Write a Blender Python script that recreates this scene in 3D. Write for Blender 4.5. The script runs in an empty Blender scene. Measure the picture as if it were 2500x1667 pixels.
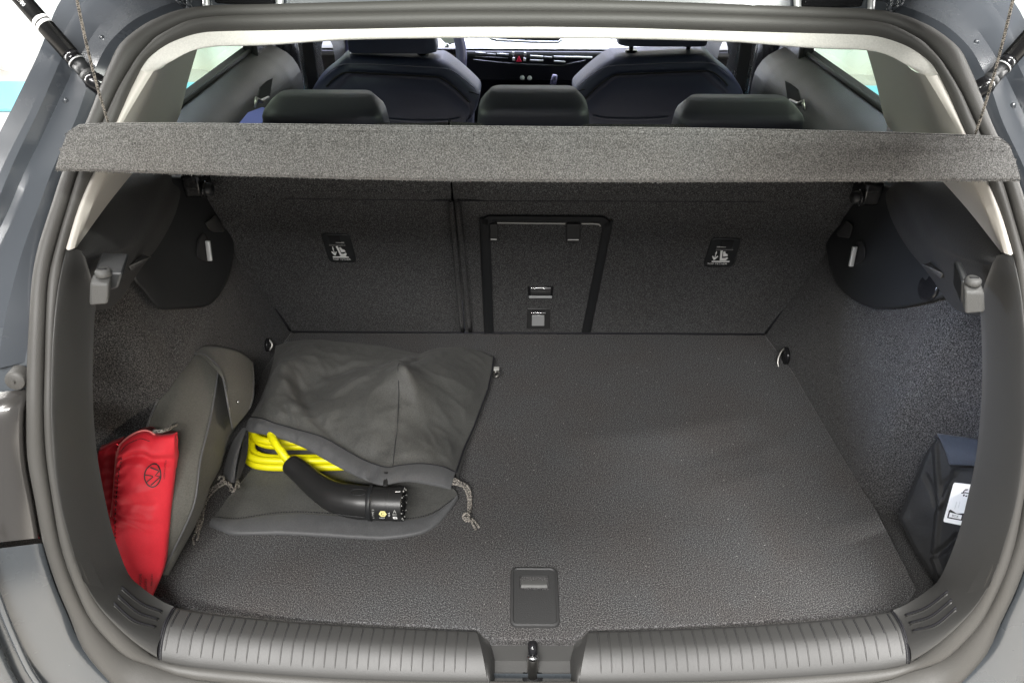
import bpy, bmesh, math, random
import numpy as np
from mathutils import Vector, Matrix
random.seed(7); np.random.seed(7)
sc = bpy.context.scene
COL = sc.collection

# ------------------------------------------------------------------ camera
FPX, CXP, CYP = 1930.0, 1259.0, 833.5
TH, RO = math.radians(36.35), math.radians(0.30)
CAM = np.array([-.026, -.59, .987])
_R = np.array([1, 0, 0.]); _F = np.array([0, math.cos(TH), -math.sin(TH)]); _U = np.array([0, math.sin(TH), math.cos(TH)])
cd = bpy.data.cameras.new('camera'); cam = bpy.data.objects.new('camera', cd); COL.objects.link(cam)
xc = _R*math.cos(RO)+_U*math.sin(RO); yc = -_R*math.sin(RO)+_U*math.cos(RO)
cam.matrix_world = Matrix(((xc[0], yc[0], -_F[0], CAM[0]), (xc[1], yc[1], -_F[1], CAM[1]), (xc[2], yc[2], -_F[2], CAM[2]), (0, 0, 0, 1)))
cd.sensor_fit = 'HORIZONTAL'; cd.sensor_width = 36; cd.lens = FPX*36/2500
cd.shift_x = -(CXP-1250)/2500; cd.shift_y = 0
cd.clip_start = .05; cd.clip_end = 60
sc.camera = cam

# ------------------------------------------------------------------ room light
sc.view_settings.view_transform = 'Standard'; sc.view_settings.look = 'None'
sc.view_settings.exposure = 0.0; sc.view_settings.gamma = 1
w = bpy.data.worlds.new('World'); sc.world = w; w.use_nodes = True
bg = w.node_tree.nodes['Background']; bg.inputs[0].default_value = (.97, .98, 1, 1); bg.inputs[1].default_value = 0.42
sc.cycles.use_denoising = True; sc.cycles.denoising_prefilter = 'NONE'
sc.cycles.max_bounces = 8; sc.cycles.diffuse_bounces = 4; sc.cycles.glossy_bounces = 4; sc.cycles.transmission_bounces = 6
sc.cycles.sample_clamp_indirect = 6

def area_lamp(name, loc, aim, sx, sy, power, col=(1, .98, .955)):
    l = bpy.data.lights.new(name, 'AREA'); l.shape = 'RECTANGLE'; l.size = sx; l.size_y = sy; l.energy = power; l.color = col
    o = bpy.data.objects.new(name, l); COL.objects.link(o); o.location = loc
    o.rotation_euler = (Vector(aim)-Vector(loc)).to_track_quat('-Z', 'Y').to_euler(); return o
area_lamp('showroom_lamp', (-.5, -2.5, 2.75), (0, .4, .2), 3.0, .35, 250)
area_lamp('showroom_lamp', (.3, -1.02, 2.6), (0, -.2, 0), 2.4, .03, 335)
area_lamp('showroom_lamp', (-2.7, 1.0, 2.15), (.4, 1.2, .3), .25, 3.5, 170)
area_lamp('showroom_lamp', (2.7, 1.0, 2.15), (-.4, 1.2, .3), .25, 3.5, 170)
area_lamp('showroom_lamp', (0, 3.4, 2.3), (0, 2, .2), 2.4, .8, 330, (.70, .74, 1))
bl_lamp = area_lamp('boot_lamp', (-.505, .222, .470), (.64, .29, .27), .02, .03, .42, (.66, .76, 1)); bl_lamp.data.spread = .52

br_lamp = area_lamp('boot_lamp', (.540, .235, .440), (-.57, .38, .16), .03, .02, .20, (1, .86, .70)); br_lamp.data.spread = .60
# ------------------------------------------------------------------ measuring helpers: a sight line met with a real surface
def ray(px, py):
    u = (px-CXP)/FPX; v = (CYP-py)/FPX
    u0 = u*math.cos(RO)-v*math.sin(RO); v0 = u*math.sin(RO)+v*math.cos(RO)
    return _F+u0*_R+v0*_U
def pz(px, py, z=0): d = ray(px, py); return CAM+d*((z-CAM[2])/d[2])
def pY(px, py, y): d = ray(px, py); return CAM+d*((y-CAM[1])/d[1])
def pX(px, py, x): d = ray(px, py); return CAM+d*((x-CAM[0])/d[0])
def pPl(px, py, p0, n):
    d = ray(px, py); p0 = np.asarray(p0, float); n = np.asarray(n, float); return CAM+d*(((p0-CAM)@n)/(d@n))
def hit(px, py, fn, lo=.1, hi=3.5):
    d = ray(px, py)
    for _ in range(44):
        m = (lo+hi)/2
        if fn(CAM+d*m) > 0: hi = m
        else: lo = m
    return CAM+d*hi
_gz = [-.2, 0, .1, .2, .3, .4, .5, .6, .7, .75, .8]; _gy = [-.01, -.012, -.01, 0, .03, .07, .13, .22, .335, .45, .62]
def g(z): return float(np.interp(z, _gz, _gy))           # side profile of the tailgate opening
def hg(px, py, off=0): return hit(px, py, lambda p: p[1]-g(p[2])-off)
_wy = [-.05, .1, .2, .265, .30, .33, .36, .50, .66, .80]; _wx = [.66, .672, .668, .640, .605, .572, .557, .546, .531, .505]
def wallx(y, z): return float(np.interp(y, _wy, _wx))+.07*z
def hw(px, py, s, off=0): return hit(px, py, lambda p: s*p[0]-wallx(p[1], p[2])+off)
TT = math.tan(math.radians(19.4)); YB = .783
def seatp(px, py, off=0):                                 # back of the rear seat
    n = np.array([0, math.cos(math.radians(19.4)), math.sin(math.radians(19.4))]); return pPl(px, py, np.array([0, YB, 0])-n*off, n)
SN = np.array([0, -math.cos(math.radians(19.4)), -math.sin(math.radians(19.4))])
def mir(p): return np.array([-p[0], p[1], p[2]])

# ------------------------------------------------------------------ mesh helpers
def cr(pts, k, closed=False):
    pts = [np.asarray(p, float) for p in pts]; n = len(pts); out = []
    for i in range(n if closed else n-1):
        if closed: p0, p1, p2, p3 = pts[i-1], pts[i], pts[(i+1) % n], pts[(i+2) % n]
        else:
            p1, p2 = pts[i], pts[i+1]; p0 = pts[i-1] if i else 2*p1-p2; p3 = pts[i+2] if i+2 < n else 2*p2-p1
        for j in range(k):
            t = j/k; out.append(.5*((2*p1)+(-p0+p2)*t+(2*p0-5*p1+4*p2-p3)*t*t+(-p0+3*p1-3*p2+p3)*t**3))
    if not closed: out.append(pts[-1])
    return out
def resamp(pts, n):
    pts = np.array(pts, float); d = np.r_[0, np.cumsum(np.linalg.norm(np.diff(pts, axis=0), axis=1))]
    t = np.linspace(0, d[-1], n); return np.stack([np.interp(t, d, pts[:, k]) for k in range(pts.shape[1])], 1)
def smoothgrid(rows, ku, kv):
    rows = [cr(r, ku) if ku > 1 else [np.asarray(p, float) for p in r] for r in rows]
    if kv > 1:
        cols = [cr([r[j] for r in rows], kv) for j in range(len(rows[0]))]
        rows = [[c[i] for c in cols] for i in range(len(cols[0]))]
    return rows
def obj(name, verts, faces, mat, parent=None, smooth=True, label=None, solid=0, subd=0, bevel=0, auto=None, fix=False):
    me = bpy.data.meshes.new(name); me.from_pydata([tuple(map(float, v)) for v in verts], [], faces)
    if fix:
        bm = bmesh.new(); bm.from_mesh(me); bmesh.ops.remove_doubles(bm, verts=bm.verts, dist=1e-6)
        bmesh.ops.recalc_face_normals(bm, faces=bm.faces); bm.to_mesh(me); bm.free()
    me.materials.append(mat)
    if smooth:
        me.polygons.foreach_set('use_smooth', [True]*len(me.polygons))
        if auto: me.set_sharp_from_angle(angle=math.radians(auto))
    o = bpy.data.objects.new(name, me); COL.objects.link(o)
    if parent is not None:
        o.parent = parent
        if parent.type == 'EMPTY': o.matrix_parent_inverse = Matrix.Translation(-parent.location)
    if label: o['label'] = label
    if solid: m = o.modifiers.new('thick', 'SOLIDIFY'); m.thickness = abs(solid); m.offset = 1 if solid > 0 else -1
    if bevel: m = o.modifiers.new('bevel', 'BEVEL'); m.width = bevel; m.segments = 2; m.limit_method = 'ANGLE'; m.angle_limit = .6
    if subd: m = o.modifiers.new('sub', 'SUBSURF'); m.levels = subd; m.render_levels = subd
    return o
def gridvf(rows, closeu=False):
    m, n = len(rows), len(rows[0]); v = [p for r in rows for p in r]; f = []
    for i in range(m-1):
        for j in range(n if closeu else n-1):
            a, b = i*n+j, i*n+(j+1) % n; f.append((a, b, b+n, a+n))
    return v, f
def grid(name, rows, mat, parent=None, ku=1, kv=1, closeu=False, **k):
    rows = smoothgrid(rows, ku, kv) if not closeu else rows
    v, f = gridvf(rows, closeu); return obj(name, v, f, mat, parent, **k)
def frames(path):
    P = np.array(path, float); T = np.gradient(P, axis=0); T /= np.linalg.norm(T, axis=1)[:, None]+1e-12
    up = np.array([0, 0, 1.]) if abs(T[0][2]) < .9 else np.array([1., 0, 0]); N = []; n = up-T[0]*(up@T[0]); n /= np.linalg.norm(n)
    for t in T:
        n = n-t*(n@t); n /= np.linalg.norm(n)+1e-12; N.append(n.copy())
    return P, T, np.array(N)
def tubevf(path, rad, seg=10, caps=True, flat=1.0):
    P, T, N = frames(path); m = len(P); rad = np.broadcast_to(np.asarray(rad, float), (m,)) if np.ndim(rad) == 0 else np.asarray(rad, float)
    rows = []
    for i in range(m):
        b = np.cross(T[i], N[i]); rows.append([P[i]+rad[i]*(math.cos(a)*N[i]*flat+math.sin(a)*b) for a in np.linspace(0, 2*math.pi, seg, endpoint=False)])
    v, f = gridvf(rows, True)
    if caps:
        f.append(tuple(range(seg))[::-1]); f.append(tuple(range((m-1)*seg, m*seg)))
    return v, f
def tube(name, path, rad, mat, parent=None, seg=10, k=1, caps=True, flat=1.0, **kw):
    if k > 1:
        n0 = len(path); path = cr(path, k)
        if np.ndim(rad): rad = np.interp(np.linspace(0, n0-1, len(path)), range(n0), rad)
    v, f = tubevf(path, rad, seg, caps, flat); return obj(name, v, f, mat, parent, **kw)
def join(parts):
    V, F = [], []
    for v, f in parts:
        o = len(V); V += list(v); F += [tuple(i+o for i in q) for q in f]
    return V, F
def prismvf(poly, ext):
    ext = np.asarray(ext, float); n = len(poly); v = [np.asarray(p, float) for p in poly]+[np.asarray(p, float)+ext for p in poly]
    f = [tuple(range(n)), tuple(range(2*n-1, n-1, -1))]+[(i, i+n, (i+1) % n+n, (i+1) % n) for i in range(n)]; return v, f
def prism(name, poly, ext, mat, parent=None, bevel=0, **kw):
    v, f = prismvf(poly, ext); return obj(name, v, f, mat, parent, bevel=bevel, smooth=bevel > 0, auto=40 if bevel else None, fix=True, **kw)
def boxvf(c, s, ax=None):
    c = np.asarray(c, float); ax = np.eye(3) if ax is None else np.asarray(ax, float); v = []
    for z in (-1, 1):
        for y in (-1, 1):
            for x in (-1, 1): v.append(c+.5*(x*s[0]*ax[0]+y*s[1]*ax[1]+z*s[2]*ax[2]))
    return v, [(0, 2, 3, 1), (4, 5, 7, 6), (0, 1, 5, 4), (2, 6, 7, 3), (0, 4, 6, 2), (1, 3, 7, 5)]
def box(name, c, s, mat, parent=None, ax=None, bevel=0, **kw):
    v, f = boxvf(c, s, ax); return obj(name, v, f, mat, parent, bevel=bevel, smooth=bevel > 0, auto=40 if bevel else None, **kw)
def disc(c, n, r, seg=24, up=(0, 0, 1)):
    n = np.asarray(n, float); n /= np.linalg.norm(n); a = np.cross(n, up); a /= np.linalg.norm(a); b = np.cross(n, a)
    return [np.asarray(c, float)+r*(math.cos(t)*a+math.sin(t)*b) for t in np.linspace(0, 2*math.pi, seg, endpoint=False)]
def coons(top, bot, lef, rig, nu, nv):
    T, B = resamp(top, nu), resamp(bot, nu); L, R = resamp(lef, nv), resamp(rig, nv); out = []
    for j in range(nv):
        v = j/(nv-1); row = []
        for i in range(nu):
            u = i/(nu-1)
            row.append((1-v)*T[i]+v*B[i]+(1-u)*L[j]+u*R[j]-((1-u)*(1-v)*T[0]+u*(1-v)*T[-1]+(1-u)*v*B[0]+u*v*B[-1]))
        out.append(row)
    return out
def rrect(w, h, r, k=4):
    p = []
    for cx_, cy_, a0 in ((w/2-r, h/2-r, 0), (-w/2+r, h/2-r, 90), (-w/2+r, -h/2+r, 180), (w/2-r, -h/2+r, 270)):
        for i in range(k+1): a = math.radians(a0+90*i/k); p.append((cx_+r*math.cos(a), cy_+r*math.sin(a)))
    return p
def textvf(s, size):
    cu = bpy.data.curves.new('t', 'FONT'); cu.body = s; cu.size = size; cu.align_x = 'CENTER'; cu.align_y = 'CENTER'; cu.resolution_u = 2
    o = bpy.data.objects.new('t', cu); COL.objects.link(o); bpy.context.view_layer.update()
    me = o.evaluated_get(bpy.context.evaluated_depsgraph_get()).to_mesh(); v = [tuple(q.co) for q in me.vertices]; f = [tuple(p.vertices) for p in me.polygons]
    bpy.data.objects.remove(o); bpy.data.curves.remove(cu); return v, f
def thing(name, label, cat, loc, group=None):
    o = bpy.data.objects.new(name, None); COL.objects.link(o); o.location = loc; o.empty_display_size = .05
    o['label'] = label; o['category'] = cat
    if group: o['group'] = group
    return o
def mirror_copy(o, parent=None, label=None):
    c = o.copy(); c.data = o.data.copy(); COL.objects.link(c); c.data.transform(Matrix.Scale(-1, 4, (1, 0, 0))); c.data.flip_normals()
    if parent: c.parent = parent
    if label: c['label'] = label
    return c

# ------------------------------------------------------------------ materials
def mat(name, col, rough=.5, metal=0, spec=.5, coat=0, sheen=0):
    m = bpy.data.materials.new(name); m.use_nodes = True; b = m.node_tree.nodes['Principled BSDF']
    b.inputs['Base Color'].default_value = (*col, 1); b.inputs['Roughness'].default_value = rough; b.inputs['Metallic'].default_value = metal
    b.inputs['Specular IOR Level'].default_value = spec; b.inputs['Coat Weight'].default_value = coat; b.inputs['Coat Roughness'].default_value = .04
    b.inputs['Sheen Weight'].default_value = sheen
    return m
def nodes(m): return m.node_tree.nodes, m.node_tree.links, m.node_tree.nodes['Principled BSDF']
def coord(m, sc_=None):
    N, L, b = nodes(m); t = N.new('ShaderNodeTexCoord'); return t.outputs['Object']
def noise(m, scale, detail=2, rough=.5, vec=None):
    N, L, b = nodes(m); n = N.new('ShaderNodeTexNoise'); n.inputs['Scale'].default_value = scale; n.inputs['Detail'].default_value = detail; n.inputs['Roughness'].default_value = rough
    L.new(vec or coord(m), n.inputs['Vector']); return n
def ramp(m, fac, stops):
    N, L, b = nodes(m); r = N.new('ShaderNodeValToRGB'); e = r.color_ramp.elements
    while len(e) < len(stops): e.new(.5)
    for i, (p, c) in enumerate(stops): e[i].position = p; e[i].color = (*c, 1)
    L.new(fac, r.inputs[0]); return r
def bump(m, fac, strength, dist=.001):
    N, L, b = nodes(m); u = N.new('ShaderNodeBump'); u.inputs['Strength'].default_value = strength; u.inputs['Distance'].default_value = dist
    L.new(fac, u.inputs['Height']); old = b.inputs['Normal'].links
    if old: L.new(old[0].from_socket, u.inputs['Normal'])
    L.new(u.outputs[0], b.inputs['Normal'])
def felt(name, lo, mid, hi, s1=420, tint=None, bs=.8):
    m = mat(name, mid, 1.0, spec=.06, sheen=.1); N, L, b = nodes(m)
    a = noise(m, s1, 3, .75); r = ramp(m, a.outputs[0], [(.38, lo), (.5, mid), (.64, hi)])
    big = noise(m, 7, 3, .6); mx = N.new('ShaderNodeMix'); mx.data_type = 'RGBA'; mx.blend_type = 'MULTIPLY'; mx.inputs[0].default_value = 1
    r2 = ramp(m, big.outputs[0], [(.35, tint or (1, 1, 1)), (.62, (1, 1, 1))])
    L.new(r.outputs[0], mx.inputs[6]); L.new(r2.outputs[0], mx.inputs[7]); L.new(mx.outputs[2], b.inputs['Base Color'])
    bump(m, a.outputs[0], bs, .0015); return m
def grained(name, col, rough, s=700, st=.35, **k):
    m = mat(name, col, rough, **k); N, L, b = nodes(m)
    v = N.new('ShaderNodeTexVoronoi'); v.inputs['Scale'].default_value = s; L.new(coord(m), v.inputs['Vector']); bump(m, v.outputs['Distance'], st, .0006)
    n = noise(m, 9, 3); mp = N.new('ShaderNodeMapRange'); mp.inputs[3].default_value = rough-.07; mp.inputs[4].default_value = rough+.09
    L.new(n.outputs[0], mp.inputs[0]); L.new(mp.outputs[0], b.inputs['Roughness']); return m
def cloth(name, col, rough=.75, s=900, st=.3, var=.25, sheen=.2, wr=0):
    m = mat(name, col, rough, spec=.3, sheen=sheen); N, L, b = nodes(m)
    wv = N.new('ShaderNodeTexWave'); wv.inputs['Scale'].default_value = s/6.28; L.new(coord(m), wv.inputs['Vector'])
    wv2 = N.new('ShaderNodeTexWave'); wv2.bands_direction = 'Y'; wv2.inputs['Scale'].default_value = s/6.28; L.new(coord(m), wv2.inputs['Vector'])
    ad = N.new('ShaderNodeMath'); L.new(wv.outputs['Fac'], ad.inputs[0]); L.new(wv2.outputs['Fac'], ad.inputs[1]); bump(m, ad.outputs[0], st, .0004)
    n = noise(m, 480, 3, .7); c0 = tuple(x*(1-var) for x in col); c1 = tuple(min(1, x*(1+var)) for x in col)
    r = ramp(m, n.outputs[0], [(.3, c0), (.7, c1)]); L.new(r.outputs[0], b.inputs['Base Color'])
    if wr: w_ = noise(m, 38, 4, .6); bump(m, w_.outputs[0], wr, .006)
    return m
M = {}
M['carpet'] = felt('boot carpet', (.012, .012, .0122), (.042, .0420, .0425), (.165, .165, .167), 600, (.98, .93, .90), .0)
M['carpet_side'] = felt('side carpet', (.011, .011, .0112), (.036, .036, .0363), (.120, .120, .122), 600, (.97, .93, .9), .3)
M['seatfelt'] = felt('seat back felt', (.012, .012, .0122), (.042, .042, .0423), (.140, .140, .141), 600, (.97, .95, .93), .2)
M['shelffelt'] = felt('shelf felt', (.080, .079, .077), (.155, .153, .148), (.30, .298, .292), 780, (.98, .96, .94), .5)
M['rubber'] = grained('seal rubber', (.052, .050, .046), .55, 900, .25)
M['plastic'] = grained('grained black plastic', (.030, .030, .030), .52, 620, .45)
M['sill'] = grained('sill plastic', (.042, .0415, .040), .50, 900, .18)
M['smooth'] = grained('fine black plastic', (.014, .015, .016), .42, 1500, .12)
M['gloss'] = mat('glossy black plastic', (.010, .010, .011), .18)
M['black'] = mat('dark void', (.006, .006, .007), .7)
M['hook'] = grained('grey hook plastic', (.075, .075, .072), .5, 800, .5)
M['paint'] = mat('grey car paint', (.046, .052, .060), .24, .0, .5, .8)
M['bumper'] = mat('light grey bumper paint', (.050, .057, .064), .25, .0, .5, .8)
M['lamphouse'] = mat('tail lamp lens', (.055, .052, .049), .25, .3, .5, .9)
M['beige'] = grained('pale pillar plastic', (.50, .475, .43), .5, 700, .15)
M['weave'] = cloth('pale headliner weave', (.60, .585, .545), .85, 2600, .12, .10, .1)
M['nylon'] = cloth('charcoal nylon', (.064, .064, .060), .62, 2200, .2, .34, .06, .10)
M['pouch'] = cloth('grey canvas', (.074, .072, .062), .7, 1800, .3, .25, .08, .06)
M['hem'] = cloth('grey lining nylon', (.076, .077, .079), .46, 2600, .15, .15, .1, .14)
M['blacknylon'] = cloth('black nylon', (.010, .010, .010), .6, 2200, .2, .2, .05, .35)
M['bluecloth'] = cloth('blue grey nylon', (.030, .037, .052), .6, 2200, .2, .2, .3, .08)
M['red'] = cloth('red nylon', (.52, .016, .028), .52, 2600, .12, .06, .05, .05)
M['redtrim'] = mat('pale red piping', (.60, .16, .15), .5)
M['print'] = mat('black print', (.012, .006, .006), .6)
M['white'] = mat('white print', (.82, .82, .80), .5)
M['greyprint'] = mat('grey print', (.38, .38, .36), .5)
M['yellow'] = mat('yellow cable sheath', (.74, .68, .003), .42)
M['hexyellow'] = mat('yellow print', (.80, .72, .30), .5)
M['chrome'] = mat('bright metal', (.62, .62, .62), .22, 1)
M['steel'] = mat('worn steel', (.36, .35, .33), .38, 1)
M['alu'] = mat('satin silver', (.62, .63, .63), .4, .5)
M['leather'] = grained('dark blue leather', (.034, .040, .078), .45, 1100, .2)
M['leather2'] = grained('rear headrest leather', (.034, .036, .050), .48, 1100, .2)
M['seam'] = mat('dark seam', (.006, .006, .009), .8)
M['piping'] = mat('pale piping', (.12, .12, .17), .5)
M['doorcard'] = grained('door trim plastic', (.015, .016, .015), .5, 800, .25)
M['dash'] = mat('dashboard top with painted light', (.62, .62, .56), .45)  # pale tone paints the windscreen light lying on the top
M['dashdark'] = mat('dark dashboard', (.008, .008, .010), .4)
M['wheel'] = mat('steering wheel leather', (.10, .10, .17), .4)
M['hazard'] = mat('red hazard mark', (.7, .02, .06), .4)
M['pillar'] = mat('pale pillar trim', (.58, .59, .62), .6)
M['belt'] = mat('black belt webbing', (.006, .006, .006), .8)
M['strut'] = mat('black strut tube', (.008, .008, .008), .22)
M['bluelit'] = mat('seat cloth with painted blue light', (.10, .12, .40), .7)  # bluish cabin light on the seat side, put into the colour
def cordmat():
    m = mat('black and tan braid', (.05, .05, .05), .7); N, L, b = nodes(m)
    v = N.new('ShaderNodeTexVoronoi'); v.inputs['Scale'].default_value = 1100; L.new(coord(m), v.inputs['Vector'])
    s = N.new('ShaderNodeSeparateColor'); L.new(v.outputs['Color'], s.inputs[0])
    r = ramp(m, s.outputs[0], [(.45, (.008, .008, .008)), (.55, (.36, .33, .29))]); L.new(r.outputs[0], b.inputs['Base Color']); bump(m, v.outputs['Distance'], .6, .001); return m
M['cord'] = cordmat()
def glassmat(nm='green tinted glass', c=(.50, .61, .50, 1)):
    m = bpy.data.materials.new(nm); m.use_nodes = True; N, L = m.node_tree.nodes, m.node_tree.links; N.remove(N['Principled BSDF'])
    t = N.new('ShaderNodeBsdfTransparent'); t.inputs[0].default_value = c; gl = N.new('ShaderNodeBsdfGlossy'); gl.inputs['Roughness'].default_value = .03
    f = N.new('ShaderNodeFresnel'); mx = N.new('ShaderNodeMixShader'); L.new(f.outputs[0], mx.inputs[0]); L.new(t.outputs[0], mx.inputs[1]); L.new(gl.outputs[0], mx.inputs[2])
    L.new(mx.outputs[0], N['Material Output'].inputs[0]); return m
M['glass'] = glassmat(); M['rearglass'] = glassmat('smoked rear glass', (.52, .54, .52, 1))
# panel dirt on the paint
for k, s in (('paint', 3.), ('bumper', 3.), ('lamphouse', 4.)):
    n = noise(M[k], 14, 4, .6); N, L, b = nodes(M[k]); mp = N.new('ShaderNodeMapRange'); mp.inputs[1].default_value = .35; mp.inputs[2].default_value = .75
    r0 = b.inputs['Roughness'].default_value; mp.inputs[3].default_value = r0-.03; mp.inputs[4].default_value = r0+.07; L.new(n.outputs[0], mp.inputs[0]); L.new(mp.outputs[0], b.inputs['Roughness'])

# ------------------------------------------------------------------ setting: the showroom
GZ = -.70
def setting(o): o['kind'] = 'structure'; return o
def tilemat():
    m = mat('pale floor tiles', (.62, .58, .52), .22); N, L, b = nodes(m); n = noise(m, 5, 4); r = ramp(m, n.outputs[0], [(.3, (.56, .53, .48)), (.7, (.66, .62, .56))]); L.new(r.outputs[0], b.inputs['Base Color']); return m
FT = tilemat(); GR = mat('tile joint', (.30, .28, .25), .8)
floor = setting(obj('floor', [(-9, -6, GZ-.008), (9, -6, GZ-.008), (9, 9, GZ-.008), (-9, 9, GZ-.008)], [(0, 1, 2, 3)], GR, smooth=False))
tv, tf = boxvf((0, 0, 0), (.594, .594, .012)); tm = None
for ix in range(6):
    for iy in range(6):
        if tm is None: o = tm = obj('floor_tile', tv, tf, FT, floor, smooth=False, bevel=.002)
        else: o = tm.copy(); COL.objects.link(o); o.parent = floor
        o.location = (-4.2+ix*.6+.3, .35+iy*.6+.3, GZ-.003)
for q in ((-9, -4.2, -6, 9), (-.6, 9, -6, 9), (-4.2, -.6, -6, .35), (-4.2, -.6, 3.95, 9)):
    obj('floor_sheet', [(q[0], q[2], GZ+.002), (q[1], q[2], GZ+.002), (q[1], q[3], GZ+.002), (q[0], q[3], GZ+.002)], [(0, 1, 2, 3)], FT, floor, smooth=False)
WALL = mat('white curtain wall', (.86, .85, .79), .9)
def wall(name, p, q):
    t = np.linspace(0, 1, 260); p = np.array(p); q = np.array(q); L_ = np.linalg.norm(q-p); n = np.array([-(q-p)[1], (q-p)[0]])/L_
    return setting(grid(name, [[(*(p+(q-p)*k+n*(.04*math.sin(k*L_*9)+.02*math.sin(k*L_*23+1))), z) for k in t] for z in (GZ, 3.2)], WALL))
wall('wall', (-6, 4.75), (6, 4.75)); wall('wall', (-6, 4.75), (-6, -3)); wall('wall', (6, 4.75), (6, -3))
BL = mat('cyan painted light strip', (.22, .74, .92), .3)  # cyan light of the strip given as plain colour, nothing glows
setting(box('floor_light_strip', (0, 4.2, GZ+.012), (11.5, .50, .016), BL, bevel=.004))

# ------------------------------------------------------------------ the car
car = thing('car', 'grey hatchback seen through its open tailgate into the carpeted boot', 'car', (0, .4, GZ))
ST = [  # stations round the opening, half of it: outer seal edge, groove, inner seal edge (sight lines met with the opening surface)
((1300, 8), (1300, 38), (1300, 66)), ((1100, 9), (1100, 38), (1100, 67)), ((900, 13), (900, 41), (900, 71)), ((650, 19), (650, 46), (650, 75)), ((520, 23), (530, 51), (545, 77)), ((440, 36), (460, 63), (490, 81)),
((385, 57), (410, 84), (440, 95)), ((344, 80), (372, 107), (400, 114)), ((298, 122), (331, 153), (362, 144)), ((268, 165), (305, 197), (338, 182)),
((245, 218), (283, 237), (318, 222)), ((214, 295), (252, 300), (283, 302)), ((180, 367), (220, 370), (252, 370)), ((153, 425), (193, 425), (228, 421)),
((126, 505), (165, 509), (192, 505)), ((96, 600), (138, 600), (162, 600)), ((80, 680), (120, 682), (149, 685)), ((72, 790), (113, 790), (140, 790)),
((67, 900), (110, 900), (135, 900)), ((66, 1000), (108, 1000), (135, 1000)), ((68, 1110), (113, 1105), (141, 1100)), ((86, 1215), (128, 1210), (155, 1195)),
((106, 1319), (148, 1312), (178, 1285)), ((135, 1412), (180, 1410), (205, 1378)), ((168, 1490), (215, 1485), (243, 1460)), ((204, 1565), (255, 1540), (285, 1518)),
((264, 1630), (310, 1590), (335, 1570)), ((340, 1685), (370, 1619), (390, 1611)), ((470, 1722), (480, 1650), (490, 1630)), ((765, 1745), (765, 1675), (765, 1653)), ((1000, 1752), (1000, 1686), (1000, 1662)), ((1300, 1755), (1300, 1690), (1300, 1666))]
NS = len(ST)
S3 = [hg(*s[0]) for s in ST]; G3 = [hg(*s[1], .004) for s in ST]; I3 = [hg(*s[2], .006) for s in ST]
for a in (S3, G3, I3): a[0][0] = 0; a[-1][0] = 0
def ring(half, k=3):          # half ring -> full closed ring
    h = cr(half, k); return h+[mir(p) for p in h[-2:0:-1]]
def sealtube(name, A, B, mt, bulge=.55):
    A, B = ring(A), ring(B); n = len(A); P = [(a+b)/2 for a, b in zip(A, B)]; rows = []
    for i in range(n):
        t = P[(i+1) % n]-P[i-1]; t /= np.linalg.norm(t); a = (A[i]-B[i])/2; r = np.linalg.norm(a); nn = np.cross(t, a/r)
        if nn[1] > 0: nn = -nn
        nn = nn/np.linalg.norm(nn)*r
        rows.append([P[i]+math.cos(q)*a+math.sin(q)*nn*(1.15 if math.sin(q) > 0 else .6) for q in np.linspace(0, 2*math.pi, 16, endpoint=False)])
    rows.append(rows[0]); return grid(name, rows, mt, car, closeu=True)
sealtube('door_seal', S3, G3, M['rubber']); sealtube('inner_seal', G3, I3, M['rubber'])
# painted flange, gutter and outer skin on the left, mirrored on the right (stations 0..18)
FL = [(1300, -20), (1100, -20), (900, -18), (640, -12), (505, -8), (420, 8), (355, 34), (312, 60), (268, 103), (240, 150), (215, 205), (188, 285), (150, 365), (122, 430), (92, 512), (60, 598), (36, 680), (10, 790), (-6, 900)]
CH = [(1300, -70), (1100, -70), (900, -70), (620, -70), (460, -70), (370, -60), (320, -25), (280, 15), (232, 78), (200, 130), (172, 185), (130, 275), (95, 350), (60, 420), (22, 510), (-20, 600), (-55, 685), (-90, 790), (-110, 900)]
RG = [(1300, -95), (1100, -95), (900, -95), (615, -95), (440, -95), (340, -90), (290, -60), (252, -20), (203, 50), (170, 105), (140, 165), (98, 262), (60, 340), (25, 415), (-14, 510), (-58, 600), (-95, 690), (-130, 790), (-150, 900)]
RH = [(1300, -115), (1100, -115), (900, -115), (612, -115), (430, -115), (320, -110), (270, -80), (236, -40), (178, 40), (150, 95), (125, 158), (82, 255), (42, 335), (5, 410), (-36, 508), (-82, 600), (-120, 690), (-155, 790), (-175, 900)]
SK = [(1300, -160), (1100, -160), (900, -160), (600, -160), (410, -160), (290, -150), (235, -115), (196, -70), (140, 15), (118, 70), (92, 135), (44, 235), (0, 322), (-42, 400), (-86, 500), (-135, 600), (-175, 690), (-210, 790), (-230, 900)]
def offs(L, off): return [hg(x, y, off) for x, y in L]
NB = len(FL)
rows = [[p*.5+q*.5+np.array([0, .02, 0]) for p, q in zip(S3[:NB], G3[:NB])], offs(FL, -.004), offs(FL, .012), offs(CH, .020), offs(RG, .002), offs(RH, .0), ]
for r in rows: r[0][0] = 0
b1 = grid('gutter_panel', rows[1:], M['paint'], car, 3, 1, auto=28)
b1f = grid('opening_flange', [rows[0], rows[1]], M['paint'], car, 3, 1)
skin0 = offs(RH, .012); skin1 = offs(SK, .004); skin2 = [p+np.array([.012, .16, -.005]) for p in skin1]; skin3 = [p+(np.array([.015, .24, -.01]) if p[2] > .47 else np.array([.03, .55, -.03])) for p in skin1]
for r in (skin0, skin1): r[0][0] = 0
for r in (skin2, skin3): 
    for i in range(7): r[i][0] = skin1[i][0]; r[i][2] = skin1[i][2]+.04
    for i in (7, 8): r[i][0] += .03
b2 = grid('quarter_panel', [offs(RH, .004), skin0, skin1, skin2, skin3], M['paint'], car, 3, 1, auto=35)
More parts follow.
